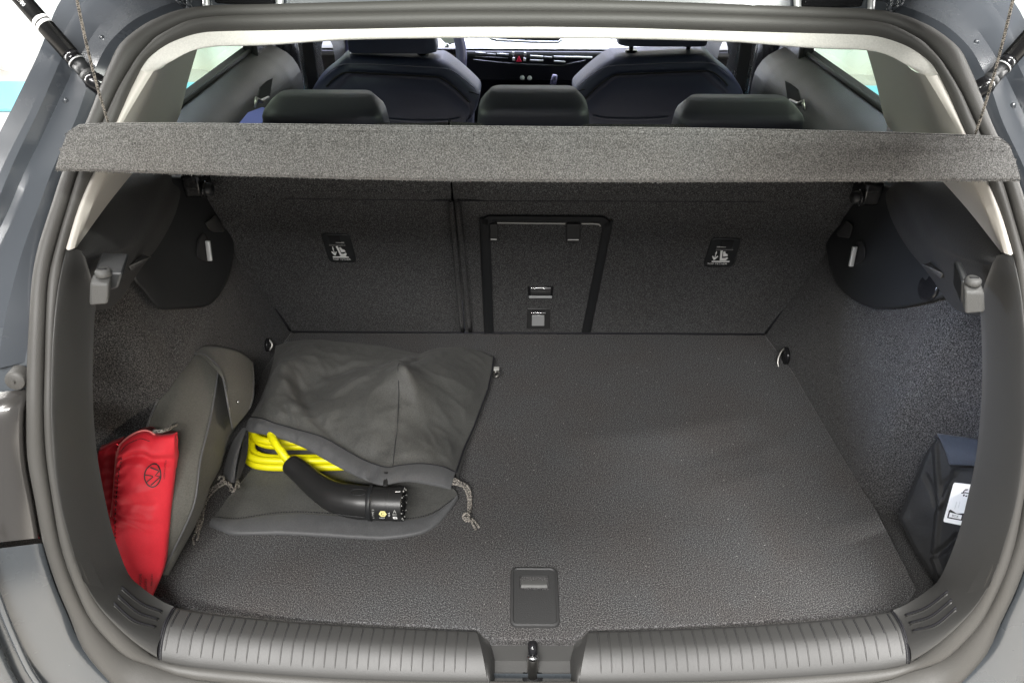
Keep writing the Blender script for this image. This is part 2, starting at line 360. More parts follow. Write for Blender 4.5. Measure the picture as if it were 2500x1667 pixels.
for o in (b1, b1f, b2): mirror_copy(o)
# tail lamp housing (stations 17..22), bumper (22..end)
def outw(i, dx, dy, off): x, y = ST[i][0]; return hg(x+dx, y+dy, off)
lr = [[G3[i]+np.array([0, .03, 0]) for i in range(18, 23)], [outw(i, 1, 0, .006) for i in range(18, 23)], [outw(i, -12, 0, -.004) for i in range(18, 23)], [outw(i, -70, 6, -.018) for i in range(18, 23)], [outw(i, -160, 16, -.006) for i in range(18, 23)], [outw(i, -220, 20, .14) for i in range(18, 23)]]
for r in lr: r[0] = r[0]+np.array([0, 0, -.028])
for r in lr: r[-1] = r[-1]+np.array([0, 0, .004])
t1 = grid('tail_lamp', lr, M['lamphouse'], car, 3, 3)
def bw(i, k, off):
    x, y = ST[i][0]; n = [(-1, .12), (-.95, .25), (-.9, .42), (-.8, .6), (-.68, .74), (-.45, .9), (-.2, 1), (-.05, 1), (0, 1), (0, 1)][i-22]; return hg(x+n[0]*k, y+n[1]*k, off)
br = [[G3[i]+np.array([0, .03, -.004]) for i in range(22, NS)], [bw(i, -2, .008) for i in range(22, NS)], [bw(i, 10, -.006) for i in range(22, NS)], [bw(i, 110, -.035) for i in range(22, NS)], [bw(i, 185, -.055) for i in range(22, NS)], [bw(i, 200, -.070) for i in range(22, NS)], [bw(i, 330, -.10) for i in range(22, NS)]]
for r in br: r[-1][0] = 0; r[0] = r[0]+np.array([0, 0, -.004])
t2 = grid('rear_bumper', br, M['bumper'], car, 4, 3)
for o in (t1, t2): mirror_copy(o)
pts = [bw(i, 150, -.052) for i in range(22, NS)]; pts[-1][0] = 0
bc = tube('bumper_crease', pts, .004, M['bumper'], car, 8, 4); mirror_copy(bc)
# closing corner plate with rubber buffer
cp = grid('corner_plate', [[hg(72, 800, .012), hg(72, 880, .012), hg(70, 962, .010)], [hg(30, 800, .010), hg(24, 880, .008), hg(16, 962, .008)], [hg(-20, 800, .012), hg(-40, 880, .01), hg(-60, 962, .01)]], M['bumper'], car, 2, 2); mirror_copy(cp)
def buffer(s):
    c = hg(40, 927, -.004); n = np.array([.05, -.9, .25])
    v1 = tubevf([c-n*.000+np.array([0, .012, 0]), c, c+n*.004, c+n*.006], [.0115, .0115, .0105, .007], 24); v2 = tubevf([c+n*.006, c+n*.0085], [.0022, .0018], 10)
    v, f = join([v1, v2]); o = obj('rubber_buffer', v, f, M['rubber'], car, auto=40); return o
bf = buffer(1); mirror_copy(bf)
# seam clips, dots and sealing spots on the gutter
for (px, py) in ((248, 93), (160, 246)):
    c = hg(px, py, .0162); o = obj('gutter_plug', *tubevf([c, c+np.array([.0003, -.0012, .0004])], [.0034, .0026], 14), M['paint'], car); mirror_copy(o)
# tailgate hinges at the header
for (px, py) in ((592, -2),):
    c = hg(px, py, -.012); pa = [c+np.array(q) for q in ((-.045, .02, .02), (-.045, -.002, -.006), (-.036, -.006, -.012), (.036, -.006, -.012), (.045, -.002, -.006), (.045, .02, .02))]
    h1 = tube('tailgate_hinge', pa, .0045, M['alu'], car, 8, 3); mirror_copy(h1)
    h2 = box('hinge_cover', c+np.array([0, .02, .006]), (.075, .03, .03), M['gloss'], car, bevel=.004); mirror_copy(h2)
# sealing compound blobs by the corners
bl = []
for i in range(7):
    c = hg(440+i*5+random.uniform(-4, 4), 2+i*5, -.002); bl.append(tubevf([c, c+np.array([random.uniform(-.012, .012), -.004, random.uniform(.01, .02)])], [.004, .001], 6))
o = obj('seam_sealer', *join(bl), M['paint'], car); mirror_copy(o)
# gas struts
def strut(s):
    a = hg(226, 196, -.002); b = CAM+ray(20, -40)*float((a-CAM)@_F); d = (b-a)/np.linalg.norm(b-a)
    o = obj('gas_strut', *tubevf([a+d*.039, b+d*.2], .0097, 20), M['strut'], car)
    sub = lambda n, l0, l1, r, m_: obj(n, *tubevf([a+d*l0, a+d*l1], r, 20), m_, o)
    sub('end_socket', .0, .027, .0086, M['smooth']); sub('dust_ring', .026, .040, .0093, M['gloss']); sub('silver_ring', .0265, .0280, .0098, M['alu']); sub('steel_collar', .002, .010, .0090, M['plastic'])
    obj('ball_stud', *tubevf([a-d*.024+np.array([0, .014, 0]), a-d*.012+np.array([0, .006, 0]), a, a+d*.006], [.0105, .0112, .0108, .0086], 16), M['gloss'], o)
    if s < 0:
        sub('white_band', .0808, .0850, .0098, M['white']); sub('white_band', .0868, .0915, .0098, M['white'])
        side = np.cross(d, CAM-a); side /= np.linalg.norm(side); toc = np.cross(side, d)
        for txt, l0, off in (('0812 N', .1185, 20), ('STABILUS', .144, 60)):
            v, f = textvf(txt, .0062)
            if txt == 'STABILUS': v, f = textvf('0375 N', .0062)
            vv = []
            for p in v:
                an = p[1]/.0097-.30; vv.append(a+d*(l0-p[0]*-1)+.00982*(math.sin(an)*side+math.cos(an)*toc))
            obj('printed_number', vv, f, M['white'], o)
    return o
st = strut(-1)
st2 = mirror_copy(st)
for ch in list(st.children):
    if ch.name.split('.')[0] in ('white_band', 'printed_number'): continue
    mirror_copy(ch, st2)
# tailgate overhead, out of frame, hinged at the header
def arc(y, z, hw_, dz): return [np.array([x, y, z-dz*(x/hw_)**2]) for x in np.linspace(-hw_, hw_, 13)]
tgr = [arc(.50, .845, .50, .02), arc(.42, .875, .51, .02), arc(.25, .94, .52, .03), arc(.02, 1.03, .55, .04), arc(-.02, 1.045, .55, .04), arc(-.22, 1.10, .57, .05), arc(-.40, 1.13, .55, .06), arc(-.445, 1.10, .52, .07)]
tgp = []
def cut(rows, a, b_): return [r[a:b_] for r in rows]
tg = grid('tailgate', tgr[:2], M['smooth'], car, 1, 2, solid=.03)
grid('lower_panel', tgr[4:], M['smooth'], tg, 1, 3, solid=.03)
for sl_ in ((0, 3), (10, 13)): grid('side_frame', cut(tgr[1:5], *sl_), M['smooth'], tg, 1, 2, solid=.03)
grid('rear_window', cut(tgr[1:5], 2, 11), M['rearglass'], tg, 1, 2)
# roof skin, headlining and cabin shell
grid('roof', [[(x, y, .86+.03*(1-(x/.6)**2)-.06*max(0, .6-y)) for x in np.linspace(-.62, .62, 11)] for y in (.50, .7, 1.2, 2.0)], M['paint'], car)
grid('headlining', [[(x, y, .77+.03*(1-(x/.6)**2)) for x in np.linspace(-.62, .62, 11)] for y in (.47, .7, 1.2, 1.95)], M['beige'], car)

# ------------------------------------------------------------------ boot trim
# header fabric roll: from the joint at station 8/9 over the top
HB = [(1300, 92), (1100, 92), (900, 95), (700, 101), (600, 104), (520, 111), (470, 122), (425, 145), (395, 163), (375, 176)]
A = I3[:9]+[hg(343, 171, .006)]; B = [hg(x, y, .03) for x, y in HB]; B[0][0] = 0
Af = [mir(p) for p in cr(A, 3)[:0:-1]]+cr(A, 3); Bf = [mir(p) for p in cr(B, 3)[:0:-1]]+cr(B, 3); rows = []
for q in np.linspace(-.25, 1.1, 11):
    r = []
    for a, b in zip(Af, Bf):
        m_ = (a+b)/2; h = (a-b)/2; L_ = np.linalg.norm(h); nn = np.array([0, -.8, -.6])*L_*.75
        an = math.pi*q; r.append(m_+h*math.cos(an)+nn*math.sin(an))
    rows.append(r)
grid('header_trim', rows, M['weave'], car)
# pale pillar trim: a lit rim along the seal, then the inner panel
ro = [hg(*p, .006) for p in ((343, 172), (318, 222), (283, 302), (252, 370), (228, 421), (192, 505), (161, 607))]
ri = [hg(*p, .012) for p in ((375, 174), (343, 226), (298, 304), (267, 370), (243, 421), (212, 505), (182, 606))]
rm = [(a*.5+b*.5)+np.array([.000, -.004, 0]) for a, b in zip(ro, ri)]
p1_ = grid('pillar_trim', [ro, rm, ri], M['beige'], car, 4, 2)
def lerp(a, b, t): return np.asarray(a)*(1-t)+np.asarray(b)*t
far = [pY(488, 100, .80), pY(459, 199, .755), pY(432, 298, .72), pY(380, 357, .56), pY(329, 417, .42), pY(262, 500, .30), pY(187, 604, .203)]
mid1 = [lerp(a, b, .12)+np.array([.004, 0, 0]) for a, b in zip(ri, far)]; mid2 = [lerp(a, b, .55)+np.array([-.012, 0, 0]) for a, b in zip(ri, far)]
mid1[-1] = lerp(ri[-1], far[-1], .3); mid2[-1] = lerp(ri[-1], far[-1], .6)
p2_ = grid('pillar_panel', [ri, mid1, mid2, far], M['beige'], car, 4, 3, auto=40)
for o in (p1_, p2_): mirror_copy(o)
# dark upper side trim: sloping shelf below the pale panel
T1 = [[(187, 604, .203), (262, 500, .300), (329, 417, .42), (380, 357, .56), (432, 298, .72)],
      [(208, 628, .180), (290, 596, .258), (345, 535, .335), (385, 450, .45), (440, 340, .68)],
      [(214, 645, .182), (293, 618, .262), (350, 590, .345), (405, 480, .48), (450, 370, .68)],
      [(222, 672, .195), (297, 655, .275), (352, 622, .36), (425, 500, .50), (470, 400, .68)],
      [(226, 760, .25), (285, 740, .31), (345, 655, .38), (430, 540, .53), (480, 430, .69)]]
t1 = grid('side_shelf', [[pY(*p) for p in r] for r in T1], M['plastic'], car, 4, 4); mirror_copy(t1)
# lip trim round the opening (stations 15..), from seal to the inner edge
EI = {15: (205, 640), 16: (232, 715), 17: (230, 790), 18: (226, 900), 19: (228, 1000), 20: (236, 1100), 21: (252, 1195), 22: (276, 1300), 23: (312, 1397), 24: (345, 1432), 25: (372, 1452), 26: (402, 1470), 27: (427, 1481)}
lipA = I3[15:28]; lipE = [hg(*EI[i], .075) for i in range(15, 28)]
lipA[0] = hg(163, 598, .010); lipE[0] = hg(204, 616, .03)
def lipsec(a, e, k=1, q=0):
    d = e-a; return [a+np.array([0, .014, 0])]+[a+d*t+np.array([0, o*k, -o*k*q]) for t, o in ((.02, -.008), (.10, -.019), (.24, -.025), (.38, -.021), (.55, -.006), (.8, .004))]+[e]
def soft(i, e, a): return lipsec(a, e)
cols = [lipsec(a, e, k_, q_) for a, e, k_, q_ in zip(lipA, lipE, [.1, .75]+[1]*5+[.97, .9, .8, .65, .5, .36], [0]*5+[.05, .12, .25, .45, .75, 1.1, 1.5, 1.9])]
lip = grid('opening_trim', [[c[k] for c in cols] for k in range(8)], M['sill'], car, 4, 2); mirror_copy(lip)
# three grooves and lit edges in each lower corner
GV = [[((297, 1432), (345, 1471), (395, 1491)), (.62)], [((288, 1452), (335, 1492), (386, 1510)), .52], [((278, 1471), (325, 1512), (379, 1529)), .40]]
def lipsurf(px, py): # front of the lip by ray against the lip mesh
    return None
bpy.context.view_layer.update(); dg = bpy.context.evaluated_depsgraph_get()
from mathutils.bvhtree import BVHTree
def bvh(o): return BVHTree.FromObject(o, bpy.context.evaluated_depsgraph_get())
def cast(tree, px, py, lift=0):
    d = ray(px, py); d /= np.linalg.norm(d); h = tree.ray_cast(Vector(CAM), Vector(d)); return None if h[0] is None else np.array(h[0])-d*lift
T_lip = bvh(lip)
for pl, _ in GV:
    pts = [cast(T_lip, x, y, .0002) for x, y in cr([np.array(p, float) for p in pl], 6)]; pts = [p for p in pts if p is not None]
    if len(pts) > 3:
        o = tube('trim_groove', pts, .0014, M['seam'], lip, 6); mirror_copy(o)
        o = tube('trim_ridge', [p+np.array([0, -.0030, -.0016]) for p in pts], .0018, M['alu' if 0 else 'sill'], lip, 6); mirror_copy(o)
# sill scuff plate with ribs, a notch for the latch in the middle
NX = .056
def sillz(x): return 0
si_in = [(427, 1481), (480, 1491), (536, 1499), (650, 1511), (765, 1520), (900, 1528), (1000, 1533), (1100, 1537), (1163, 1539)]
si_out = [(390, 1611), (440, 1622), (490, 1631), (630, 1645), (765, 1654), (900, 1660), (1000, 1663), (1100, 1665), (1190, 1667)]
ein = [hg(*p, .075) for p in si_in]; eout = [hg(*p, .006) for p in si_out]
def sillcol(a, e): # a outer, e inner
    d = e-a; return [a+np.array([0, .004, -.012]), a+np.array([0, 0, .001]), a+d*.10+np.array([0, 0, .009]), a+d*.30+np.array([0, 0, .0145]), a+d*.48+np.array([0, 0, .016]), a+d*.62+np.array([0, 0, .0140]), a+d*.85+np.array([0, 0, .0065]), e+np.array([0, 0, -.001]), e+np.array([0, .004, -.02])]
sc_ = [sillcol(a, e) for a, e in zip(eout, ein)]
sill = grid('sill_plate', [[c[k] for c in sc_] for k in range(9)], M['sill'], car, 4, 3); sill2 = mirror_copy(sill)
T_s = bvh(sill)
# ribs: thin raised beads across the plate, each its own piece
def surf(x, y, lift=.0):
    h = T_s.ray_cast(Vector((x, y, .3)), Vector((0, 0, -1))); return None if h[0] is None else np.array(h[0])+np.array([0, 0, lift])
x0, x1 = eout[0][0]+.006, ein[-1][0]-.012; nrib = 28
for i in range(nrib):
    x = x0+(x1-x0)*i/(nrib-1); pts = []
    for t in np.linspace(0, 1, 12):
        k = np.interp(x, [p[0] for p in eout], range(len(eout))); 
        yo = np.interp(x, [p[0] for p in eout], [p[1] for p in eout])+.008; yi = np.interp(x, [p[0] for p in ein], [p[1] for p in ein])-.001
        p = surf(x, yo+(yi-yo)*t, .0001)
        if p is not None: pts.append(p)
    if len(pts) < 6: continue
    r = [.0003]+[.0010]*(len(pts)-2)+[.0004]
    v, f = tubevf(pts, r, 6); v2, f2 = tubevf([p+np.array([.0019, 0, -.0006]) for p in pts[5:]], [q*.62 for q in r[5:]], 4)
    o = obj('sill_rib', v, f, M['sill'], sill); mirror_copy(o, sill2)
    o = obj('rib_shade_line', v2, f2, M['seam'], sill); mirror_copy(o, sill2)  # dark line paints the shade beside the rib, inner half only
# seams between the plate and the corner trims
for k in (0,):
    pts = [c+np.array([-.0006, 0, .0008]) for c in cr(sillcol(eout[0], ein[0])[1:8], 3)]; o = tube('trim_seam', pts, .0013, M['seam'], car, 6); mirror_copy(o)
    pts = [c+np.array([.0022, 0, .0008]) for c in cr(sillcol(eout[0], ein[0])[1:8], 3)]; o = tube('trim_seam', pts, .0008, M['seam'], car, 6); mirror_copy(o)
# latch notch: two sloping cheeks, floor and back wall
cx = 0.0; yb = float(hg(1300, 1563, .075)[1]); zt = .004
def half(s):
    return s
n_top_in = hg(1163, 1539, .075); n_top_out = hg(1190, 1667, .006)
cheekL = grid('latch_cheek', [[n_top_in+np.array([0, .0, -.001]), sillcol(n_top_out, n_top_in)[4], n_top_out+np.array([0, 0, 0.001]), n_top_out+np.array([0, -.02, -.01])],
    [pz(1185, 1560, -.004), lerp(pz(1185, 1560, -.004), pz(1212, 1640, -.035), .5)+np.array([0, 0, .004]), pz(1196, 1680, -.012), pz(1190, 1720, -.02)],
    [pz(1200, 1563, -.012), pz(1208, 1612, -.040), pz(1207, 1672, -.045), pz(1207, 1720, -.045)]], M['sill'], car, 3, 3); cheekR = mirror_copy(cheekL)
bw0 = [pz(1198, 1562, -.010), pz(1300, 1563, -.010), mir(pz(1198, 1562, -.010))]; bw1 = [pz(1207, 1612, -.040), pz(1300, 1613, -.040), mir(pz(1207, 1612, -.040))]
bw2 = [pz(1207, 1672, -.046), pz(1300, 1672, -.046), mir(pz(1207, 1672, -.046))]; bw3 = [p+np.array([0, -.06, 0]) for p in bw2]
for r in (bw0, bw1, bw2, bw3): r[1][0] = 0
grid('latch_recess', [bw0, bw1, lerp(bw1, bw2, .1), bw2, bw3], M['sill'], car, 4, 1, auto=30)
# striker: steel loop on a post
ls = thing  # (part of the car)
c0 = pz(1299, 1652, -.044); c0[0] = 0
stp = c0+np.array([0, .004, 0])
strk = obj('latch_striker', *tubevf([c0+np.array([0, 0, -.004]), c0+np.array([0, .012, .024]), c0+np.array([0, .014, .030])], [.0075, .0075, .0070], 18), M['steel'], car)
obj('striker_ring', *tubevf([c0+np.array([0, .0125, .026]), c0+np.array([0, .0145, .0305])], [.0083, .0083], 18), M['chrome'], strk)
obj('striker_cap', *tubevf([c0+np.array([0, .0150, .0305]), c0+np.array([0, .028, .036]), c0+np.array([0, .034, .032])], [.0062, .0070, .006], 16), M['gloss'], strk)
obj('striker_base', *tubevf([c0+np.array([0, 0, -.002]), c0+np.array([0, 0, .0012])], [.0145, .0145], 22), M['black'], strk)

# ------------------------------------------------------------------ load floor, side carpet, seat back
fe = [pz(345, 1432), pz(372, 1452), pz(402, 1470), pz(427, 1481), pz(536, 1499), pz(765, 1520), pz(1000, 1533), pz(1163, 1539), pz(1185, 1558), pz(1200, 1565)]
flh = [np.array([0, .780, 0])]+[np.array([-.25, .780, 0]), np.array([-.507, .780, 0]), np.array([-.531, .66, 0]), np.array([-.558, .35, 0]), np.array([-.566, .30, 0]), np.array([-.571, .14, 0])]
fl = flh+[p+np.array([0, .004, 0]) for p in fe[1:]]+[np.array([0, fe[-1][1]+.004, 0])]
poly = fl+[mir(p) for p in fl[-2:0:-1]]
prism('load_floor', poly, (0, 0, -.018), M['carpet'], car, bevel=.003)
LF = bpy.data.objects['load_floor']
for s_ in (-1, 1): prism('pocket_floor', [np.array([s_*.50, .02, -.03]), np.array([s_*.72, .02, -.03]), np.array([s_*.72, .82, -.03]), np.array([s_*.50, .82, -.03])], (0, 0, -.02), M['carpet_side'], car)
# pull handle plate in the floor
hp = [pz(1240, 1383, .002), pz(1367, 1383, .002), pz(1374, 1531, .002), pz(1239, 1531, .002)]; hc = sum(hp)/4; hw2, hh2 = (hp[1]-hp[0])[0], (hp[0]-hp[3])[1]
hcx = float(hc[0]); hcy = float(hc[1]); hwid = .066; hlen = float(hh2)
def hpt(x, y, z): return np.array([hcx+x, hcy+y, z])
out_ = rrect(hwid+.006, hlen, .010); rec = rrect(hwid*.66, hlen*.25, .004); rc = (0, hlen*.22)
R0 = [hpt(x, y, -.002) for x, y in out_]; R1 = [hpt(x, y, .0035) for x, y in rrect(hwid+.003, hlen-.003, .009)]; R2 = [hpt(x, y, .0045) for x, y in rrect(hwid-.003, hlen-.009, .007)]
R3 = [hpt(x, y, .0028) for x, y in rrect(hwid-.006, hlen-.012, .006)]
R4 = [hpt(x+rc[0], y+rc[1], .0028) for x, y in rec]; R5 = [hpt(x+rc[0], y+rc[1], -.0035) for x, y in rrect(hwid*.62, hlen*.22, .003)]
v, f = gridvf([R0, R1, R2, R3, R4, R5], True); n_ = len(R0); f.append(tuple(range(5*n_, 6*n_)))
ph = obj('pull_handle', v, f, M['plastic'], LF, auto=30)
fv = [hpt(x+rc[0], y+rc[1], z) for x, y, z in ((-.019, .0115, -.002), (.019, .0115, -.002), (.019, -.0045, .0035), (-.019, -.0045, .0035), (.019, -.0085, -.002), (-.019, -.0085, -.002))]
obj('finger_flap', fv, [(0, 1, 2, 3), (3, 2, 4, 5)], M['hook'], ph, bevel=.002, smooth=True)
# side carpet linings
LEDGE = .255
ys = np.r_[np.linspace(.02, .25, 8), np.linspace(.265, .38, 12), np.linspace(.40, .80, 16)]; zs = np.linspace(-.045, .50, 30); rows = []
for z in zs:
    r = []
    for y in ys:
        x = wallx(y, z); zl = .262 if y > .47 else .262; st_ = np.clip((LEDGE-z)/.012, 0, 1); x -= .013*st_*st_*(3-2*st_)*np.clip((y-.36)/.05, 0, 1)*np.clip((.64-y)/.1, 0, 1)*np.clip((z-.04)/.18, 0, 1)   # soft step under the cover
        x -= .010*math.exp(-((y-.345)/.03)**2)*math.exp(-((z-.12)/.12)**2)
        zz = z if y < .55 else min(z, .50-.10*min(1, (y-.55)/.08)); r.append(np.array([-x, max(y, g(zz)+.045), zz]))
    rows.append(r)
sl = grid('side_carpet', rows, M['carpet_side'], car, 2, 1); mirror_copy(sl)
# seat backs, split 40:60, leaning towards the viewer, with the felt sheet folded over the top
def seat(name, xa, xb):
    rows = []
    prof = [(-.01, .006), (0, 0), (.10, 0), (.25, 0), (.372, 0), (.390, -.004), (.41, .0), (.46, .0), (.49, .01), (.505, .035), (.50, .07), (.40, .09), (0, .12)]
    for s, dep in prof:
        z = s; y = YB-TT*z+dep; r = []
        for t in np.linspace(0, 1, 13):
            x = xa+(xb-xa)*t; e = .006*(max(0, 1-t*(abs(xb-xa)/.012))+max(0, 1-(1-t)*(abs(xb-xa)/.012))); r.append((x, y+e, z))
        fz_ = lambda p: (p[0], p[1], p[2]*(1-.17*min(1, max(0, (abs(p[0])-.44)/.10))))
        rows.append([fz_(q) for q in [(xa, y+.02, z)]+r+[(xb, y+.02, z)]])
    return grid(name, rows, M['seatfelt'], car, 1, 2)
sL = seat('rear_seat_back', -.575, -.1385); sR = seat('rear_seat_back', -.1345, .575)
# piped seam beside the split and along the top
def sline(a, b, off=-.001, n=8): return [lerp(seatp(*a, -off), seatp(*b, -off), t) for t in np.linspace(0, 1, n)]
tube('edge_binding', sline((1101, 492), (1130, 808), -.002), .0042, M['carpet_side'], sL, 8); tube('edge_binding', sline((1116, 492), (1148, 808), -.002), .0042, M['carpet_side'], sR, 8)
tube('top_seam', sline((545, 482), (1098, 490), 0), .0012, M['seam'], sL, 6); tube('top_seam', sline((1118, 490), (2062, 493), 0), .0012, M['seam'], sR, 6)
for s_, par_ in ((-1, sL), (1, sR)):
    pts = []
    for z_ in np.linspace(.004, .30, 14): y_ = YB-TT*z_; pts.append(np.array([s_*(wallx(y_, z_)-.0015), y_-.0015, z_]))
    tube('corner_gap', pts, .0030, M['seam'], par_, 6)
tube('floor_gap', [np.array([x, .7815, .0005]) for x in (-.505, 0, .505)], .0022, M['seam'], car, 6)
# ski hatch: black frame, clips, latch and buckle slot
def srect(px4, off): return [seatp(x, y, off) for x, y in px4]
def spath(pts, off): return [seatp(x, y, off) for x, y in pts]
fo = [(1182, 812), (1171, 560), (1172, 545), (1178, 534), (1190, 528), (1206, 526), (1330, 527), (1462, 528), (1478, 531), (1488, 538), (1493, 549), (1492, 565), (1442, 812)]
fi = [(1205, 812), (1197, 562), (1197, 552), (1200, 546), (1206, 543), (1214, 541), (1330, 542), (1452, 543), (1462, 545), (1468, 550), (1470, 558), (1469, 568), (1420, 812)]
rows = [spath(fo, -.002), spath(fo, .003), spath([lerp(a, b, .18) for a, b in zip(fo, fi)], .0058), spath([lerp(a, b, .8) for a, b in zip(fo, fi)], .0058), spath(fi, .003), spath(fi, -.003)]
hf = grid('ski_hatch_frame', rows, M['smooth'], sR, 3, 1, auto=50)
def hatch_clip(x0, x1, y0, y1):
    prism('hatch_clip', srect([(x0, y0), (x1, y0), (x1, y1), (x0, y1)], .001), SN*.006, M['plastic'], sR, bevel=.0015)
    box('clip_edge', (seatp(x0+3, y1-1, .0065)+seatp(x1-3, y1-1, .0065))/2, (abs(seatp(x1, y1)[0]-seatp(x0, y1)[0])*.8, .002, .0018), M['alu'], sR)
hatch_clip(1196, 1215, 543, 585); hatch_clip(1383, 1416, 543, 586)
grid('hatch_seam', [spath([(1214, 543), (1380, 545)], .0045), spath([(1214, 546), (1380, 548)], .0045)], M['greyprint'], sR)
grid('hatch_seam', [spath([(1420, 545), (1460, 546), (1467, 551)], .0045), spath([(1420, 548), (1458, 549), (1465, 554)], .0045)], M['greyprint'], sR, 3)
prism('latch_bezel', srect([(1288, 697), (1351, 697), (1349, 727), (1290, 727)], -.001), SN*.004, M['gloss'], sR, bevel=.002)
prism('latch_button', srect([(1295, 700), (1345, 700), (1345, 708), (1295, 708)], .003), SN*.004, M['chrome'], sR, bevel=.001)
prism('latch_button', srect([(1295, 711), (1345, 711), (1344, 718), (1296, 718)], .003), SN*.002, M['plastic'], sR, bevel=.001)
prism('latch_lip', srect([(1291, 723), (1348, 723), (1347, 727), (1292, 727)], .003), SN*.0015, M['alu'], sR)
prism('buckle_bezel', srect([(1287, 751), (1344, 751), (1342, 800), (1286, 800)], -.001), SN*.0035, M['plastic'], sR, bevel=.003)
prism('buckle_slot', srect([(1299, 756), (1331, 756), (1331, 763), (1299, 763)], .0022), SN*.0008, M['black'], sR)
prism('buckle_bar', srect([(1297, 761), (1333, 761), (1333, 767), (1297, 767)], .0025), SN*.003, M['chrome'], sR, bevel=.0008)
prism('buckle_tongue', srect([(1299, 768), (1329, 768), (1329, 794), (1298, 794)], .0022), SN*.002, M['alu'], sR, bevel=.0008)
# top tether covers with the anchor and child seat mark
def tether(par, corners, sgn):
    tl, tr, brr, bl_ = [np.array(c, float) for c in corners]
    def at(u, v): return lerp(lerp(tl, tr, u), lerp(bl_, brr, u), v)
    def sp(u, v, off): q = at(u, v); return seatp(q[0], q[1], off)
    rp = [((x+.5), (y+.5)) for x, y in rrect(1, 1, .14)]
    def pr(name, pl, off, h, m_, b_=0): return prism(name, [sp(u, v, off) for u, v in pl], SN*h, m_, tc if name != 'tether_cover' else par, bevel=b_)
    tc = prism('tether_cover', [sp(u, v, -.001) for u, v in rp], SN*.004, M['smooth'], par, bevel=.0015)
    R_ = lambda a, b, c, d: [(a, b), (c, b), (c, d), (a, d)]
    fx = (lambda u: u) if sgn < 0 else (lambda u: 1-u)
    def rr(a, b, c, d): a, c = sorted((fx(a), fx(c))); return R_(a, b, c, d)
    pr('cover_slot', rr(.22, .12, .62, .40), .0032, .0008, M['black']); pr('tether_bar', rr(.17, .405, .74, .445), .0035, .0016, M['chrome']); pr('tether_mark', rr(.42, .33, .72, .355), .0033, .0008, M['greyprint'])
    pr('tether_mark', rr(.16, .84, .74, .875), .0033, .0006, M['white'])
    cx_ = fx(.40) if sgn < 0 else .46
    # anchor
    for pl in ([(-.012, .50), (.012, .50), (.012, .74), (-.012, .74)], [(-.10, .68), (-.07, .66), (0, .75), (.07, .66), (.10, .68), (.02, .80), (-.02, .80)], [(-.03, .56), (.03, .56), (.0, .66)]):
        pr('anchor_mark', [(cx_-.14+a, b) for a, b in pl], .0033, .0006, M['white'])
    # seat with child
    for pl in ([(-.02, .48), (.05, .47), (.10, .74), (.20, .74), (.26, .70), (.30, .74), (.24, .82), (.05, .82)], [(.08, .52), (.14, .50), (.18, .58), (.25, .60), (.27, .66), (.15, .68), (.12, .68)]):
        pr('child_seat_mark', [(cx_+a, b) for a, b in pl], .0033, .0006, M['white'])
    v, f = textvf('TOP TETHER', .115); vv = []
    for p in v: vv.append(sp(.46+p[0]*.98 if sgn < 0 else .46+p[0]*.98, .945-p[1]*.75, .0034))
    obj('printed_text', vv, f, M['white'], tc)
tether(sL, ((783, 567), (853, 569), (872, 638), (805, 637)), -1)
tether(sR, ((1737, 578), (1810, 580), (1790, 648), (1715, 648)), 1)
# tether loop ends at the top outer corners
for (px, py, s, par) in ((584, 556, 1, sL), (1999, 575, 1, sR)):
    v, f = prismvf([seatp(px-12, py+4, .001), seatp(px+12, py+4, .001), seatp(px+2, py-10, .001)], SN*.003); obj('anchor_slot', v, f, M['black'], par, smooth=False)
    box('anchor_edge', seatp(px, py+5, .004), (.024, .003, .002), M['alu'], par)
# dark side covers (each with a grab loop in a recess)
def cover(px, s, bar, rec, pad):
    ring_ = cr([np.array(p, float) for p in px], 4, True)
    c = np.mean(ring_, axis=0)
    base = [hw(x, y, s, -.006) for x, y in ring_]; edge = [hw(x, y, s, .014) for x, y in ring_]; inn = [hw(*(lerp(p, c, .06)), s, .0165) for p in ring_]
    rows = [base, edge, inn]
    for k in (.35, .65, .9): rows.append([hw(*lerp(p, c, k), s, .017+.002*k) for p in ring_])
    v, f = gridvf(rows, True); n_ = len(ring_); f.append(tuple(range(5*n_, 6*n_)))
    o = obj('side_cover', v, f, M['smooth'], car)
    rr = cr([np.array(p, float) for p in rec], 3, True); cc = np.mean(rr, axis=0)
    v, f = gridvf([[hw(*p, s, .0200) for p in rr], [hw(*lerp(p, cc, .12), s, .0215) for p in rr], [hw(*lerp(p, cc, .22), s, .0205) for p in rr]], True); n_ = len(rr); f.append(tuple(range(2*n_, 3*n_)))
    obj('loop_recess', v, f, M['black'], o)
    b0, b1_ = [hw(*p, s, .026) for p in bar]; obj('grab_loop', *boxvf((b0+b1_)/2, (.0075, .006, np.linalg.norm(b1_-b0)), [np.array([1, 0, 0]), np.cross((b1_-b0)/np.linalg.norm(b1_-b0), [1, 0, 0]), (b1_-b0)/np.linalg.norm(b1_-b0)]), M['alu'], o, bevel=.001)
    pd = [hw(*p, s, .022) for p in pad]; pd2 = [hw(*p, s, .010) for p in pad]
    v, f = gridvf([pd2, pd], True); f.append(tuple(range(len(pd), 2*len(pd)))); obj('loop_hood', v, f, M['plastic'], o, bevel=.003)
    return o
cover([(400, 430), (470, 440), (520, 478), (552, 520), (569, 555), (571, 610), (562, 662), (545, 705), (520, 738), (490, 750), (440, 753), (387, 753), (352, 712), (325, 680), (320, 640), (345, 590), (372, 510)], -1,
      ((507, 588), (513, 637)), [(482, 590), (494, 568), (506, 580), (516, 636), (504, 640), (482, 628)], [(500, 545), (526, 523), (545, 553), (549, 566), (519, 567), (510, 560)])
